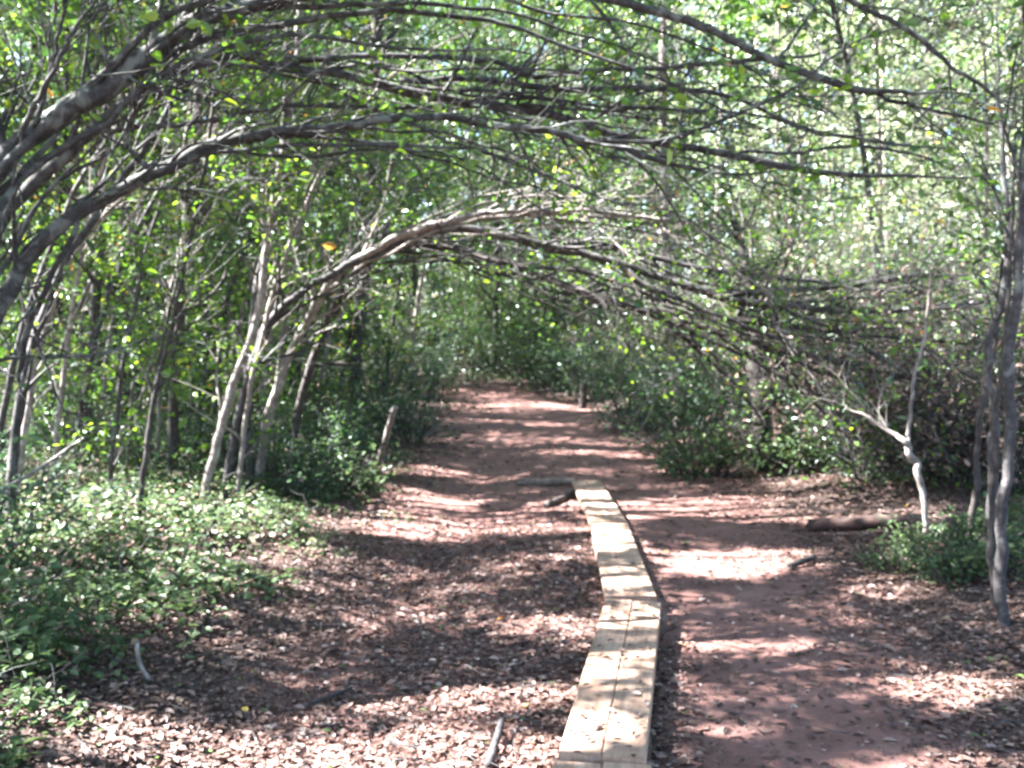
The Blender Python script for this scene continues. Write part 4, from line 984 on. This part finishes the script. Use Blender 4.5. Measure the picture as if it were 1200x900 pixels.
log('tree_stump', 'small brown stump between the bushes right of the far trail', 'stump', gp(681, 478, -.05), gp(681, 478, .55) , .085, 'bark_dark', 13, taper=.9)

# ------------------------------------------------------------------ one label each for the repeats of the wood
def name_all():
    buckets = {}
    for t, look in NAMED:
        p = np.array(t.location)
        u, v, d = view_uv(p[None]); u, d = float(u[0]), float(d[0])
        mk = min(MARKS, key=lambda m: abs(m[0] - u))[1]
        far = 'close' if d < 11 else '' if d < 17 else 'well' if d < 26 else 'far'
        if not mk.startswith(('behind', 'beyond')):
            far = '' if d < 17 else 'well' if d < 26 else 'far'
        if d < 2.2:
            far, mk = '', ('behind the viewpoint, left of the trail' if p[0] < 0 else 'behind the viewpoint, right of the trail') if d < 0 else 'beside the viewpoint, ' + ('left' if p[0] < 0 else 'right') + ' of the trail'
        buckets.setdefault((look, far, mk), []).append((u, d, t))
    words = {2: ('left', 'right'), 3: ('leftmost', 'middle', 'rightmost')}
    nth = ('leftmost', 'second from left', 'third from left', 'fourth from left', 'fifth from left', 'sixth from left')
    num = {2: 'two', 3: 'three', 4: 'four', 5: 'five', 6: 'six'}
    for (look, far, mk), L in buckets.items():
        L.sort(key=lambda a: a[0])
        tail = (far + ' ' + mk).strip()
        for i, (u, d, t) in enumerate(L):
            n = len(L)
            if n == 1:
                t['label'] = look + ' ' + tail
            else:
                t['label'] = (words[n][i] if n in words else nth[i]) + ' of ' + num.get(n, str(n)) + ' ' + look.replace('bush', 'bushes').replace('tree', 'trees').replace('plant', 'plants').replace('sapling', 'saplings') + ' ' + tail
name_all()

# ------------------------------------------------------------------ light, world, camera
w = bpy.data.worlds.new('World'); bpy.context.scene.world = w; w.use_nodes = True
nt = w.node_tree; nt.nodes.clear()
sky = nt.nodes.new('ShaderNodeTexSky'); sky.sky_type = 'NISHITA'; sky.sun_disc = False
sky.sun_elevation = SUN_EL; sky.sun_rotation = SUN_AZ % (2 * math.pi)
bgn = nt.nodes.new('ShaderNodeBackground'); bgn.inputs['Strength'].default_value = 0.05
out = nt.nodes.new('ShaderNodeOutputWorld')
nt.links.new(sky.outputs[0], bgn.inputs['Color']); nt.links.new(bgn.outputs[0], out.inputs['Surface'])

sl = bpy.data.lights.new('sun', 'SUN'); sl.energy = 5.0; sl.angle = R_(0.53); sl.color = (1.0, 0.972, 0.95)
so = bpy.data.objects.new('sun', sl); C.objects.link(so)
so.rotation_euler = Vector(SUN).to_track_quat('Z', 'Y').to_euler(); so.location = (-20, -5, 30)

cd = bpy.data.cameras.new('camera'); co = bpy.data.objects.new('camera', cd); C.objects.link(co)
co.location = tuple(CAM); co.rotation_euler = (math.pi / 2 - PITCH, 0, 0)
cd.sensor_width = 36; cd.lens = 36 * F_PX / 1200; cd.clip_end = 1000; cd.clip_start = 0.05
cd.dof.use_dof = True; cd.dof.focus_distance = 1.1; cd.dof.aperture_fstop = 9.5
sc = bpy.context.scene
sc.camera = co
sc.render.engine = 'CYCLES'
sc.view_settings.view_transform = 'Standard'; sc.view_settings.look = 'None'; sc.view_settings.gamma = 1; sc.view_settings.use_curve_mapping = False
sc.view_settings.exposure = 4.0
cy = sc.cycles
cy.max_bounces = 4; cy.diffuse_bounces = 2; cy.glossy_bounces = 1; cy.transmission_bounces = 3; cy.transparent_max_bounces = 4
cy.caustics_reflective = False; cy.caustics_refractive = False
cy.use_denoising = True
cy.sample_clamp_indirect = 8
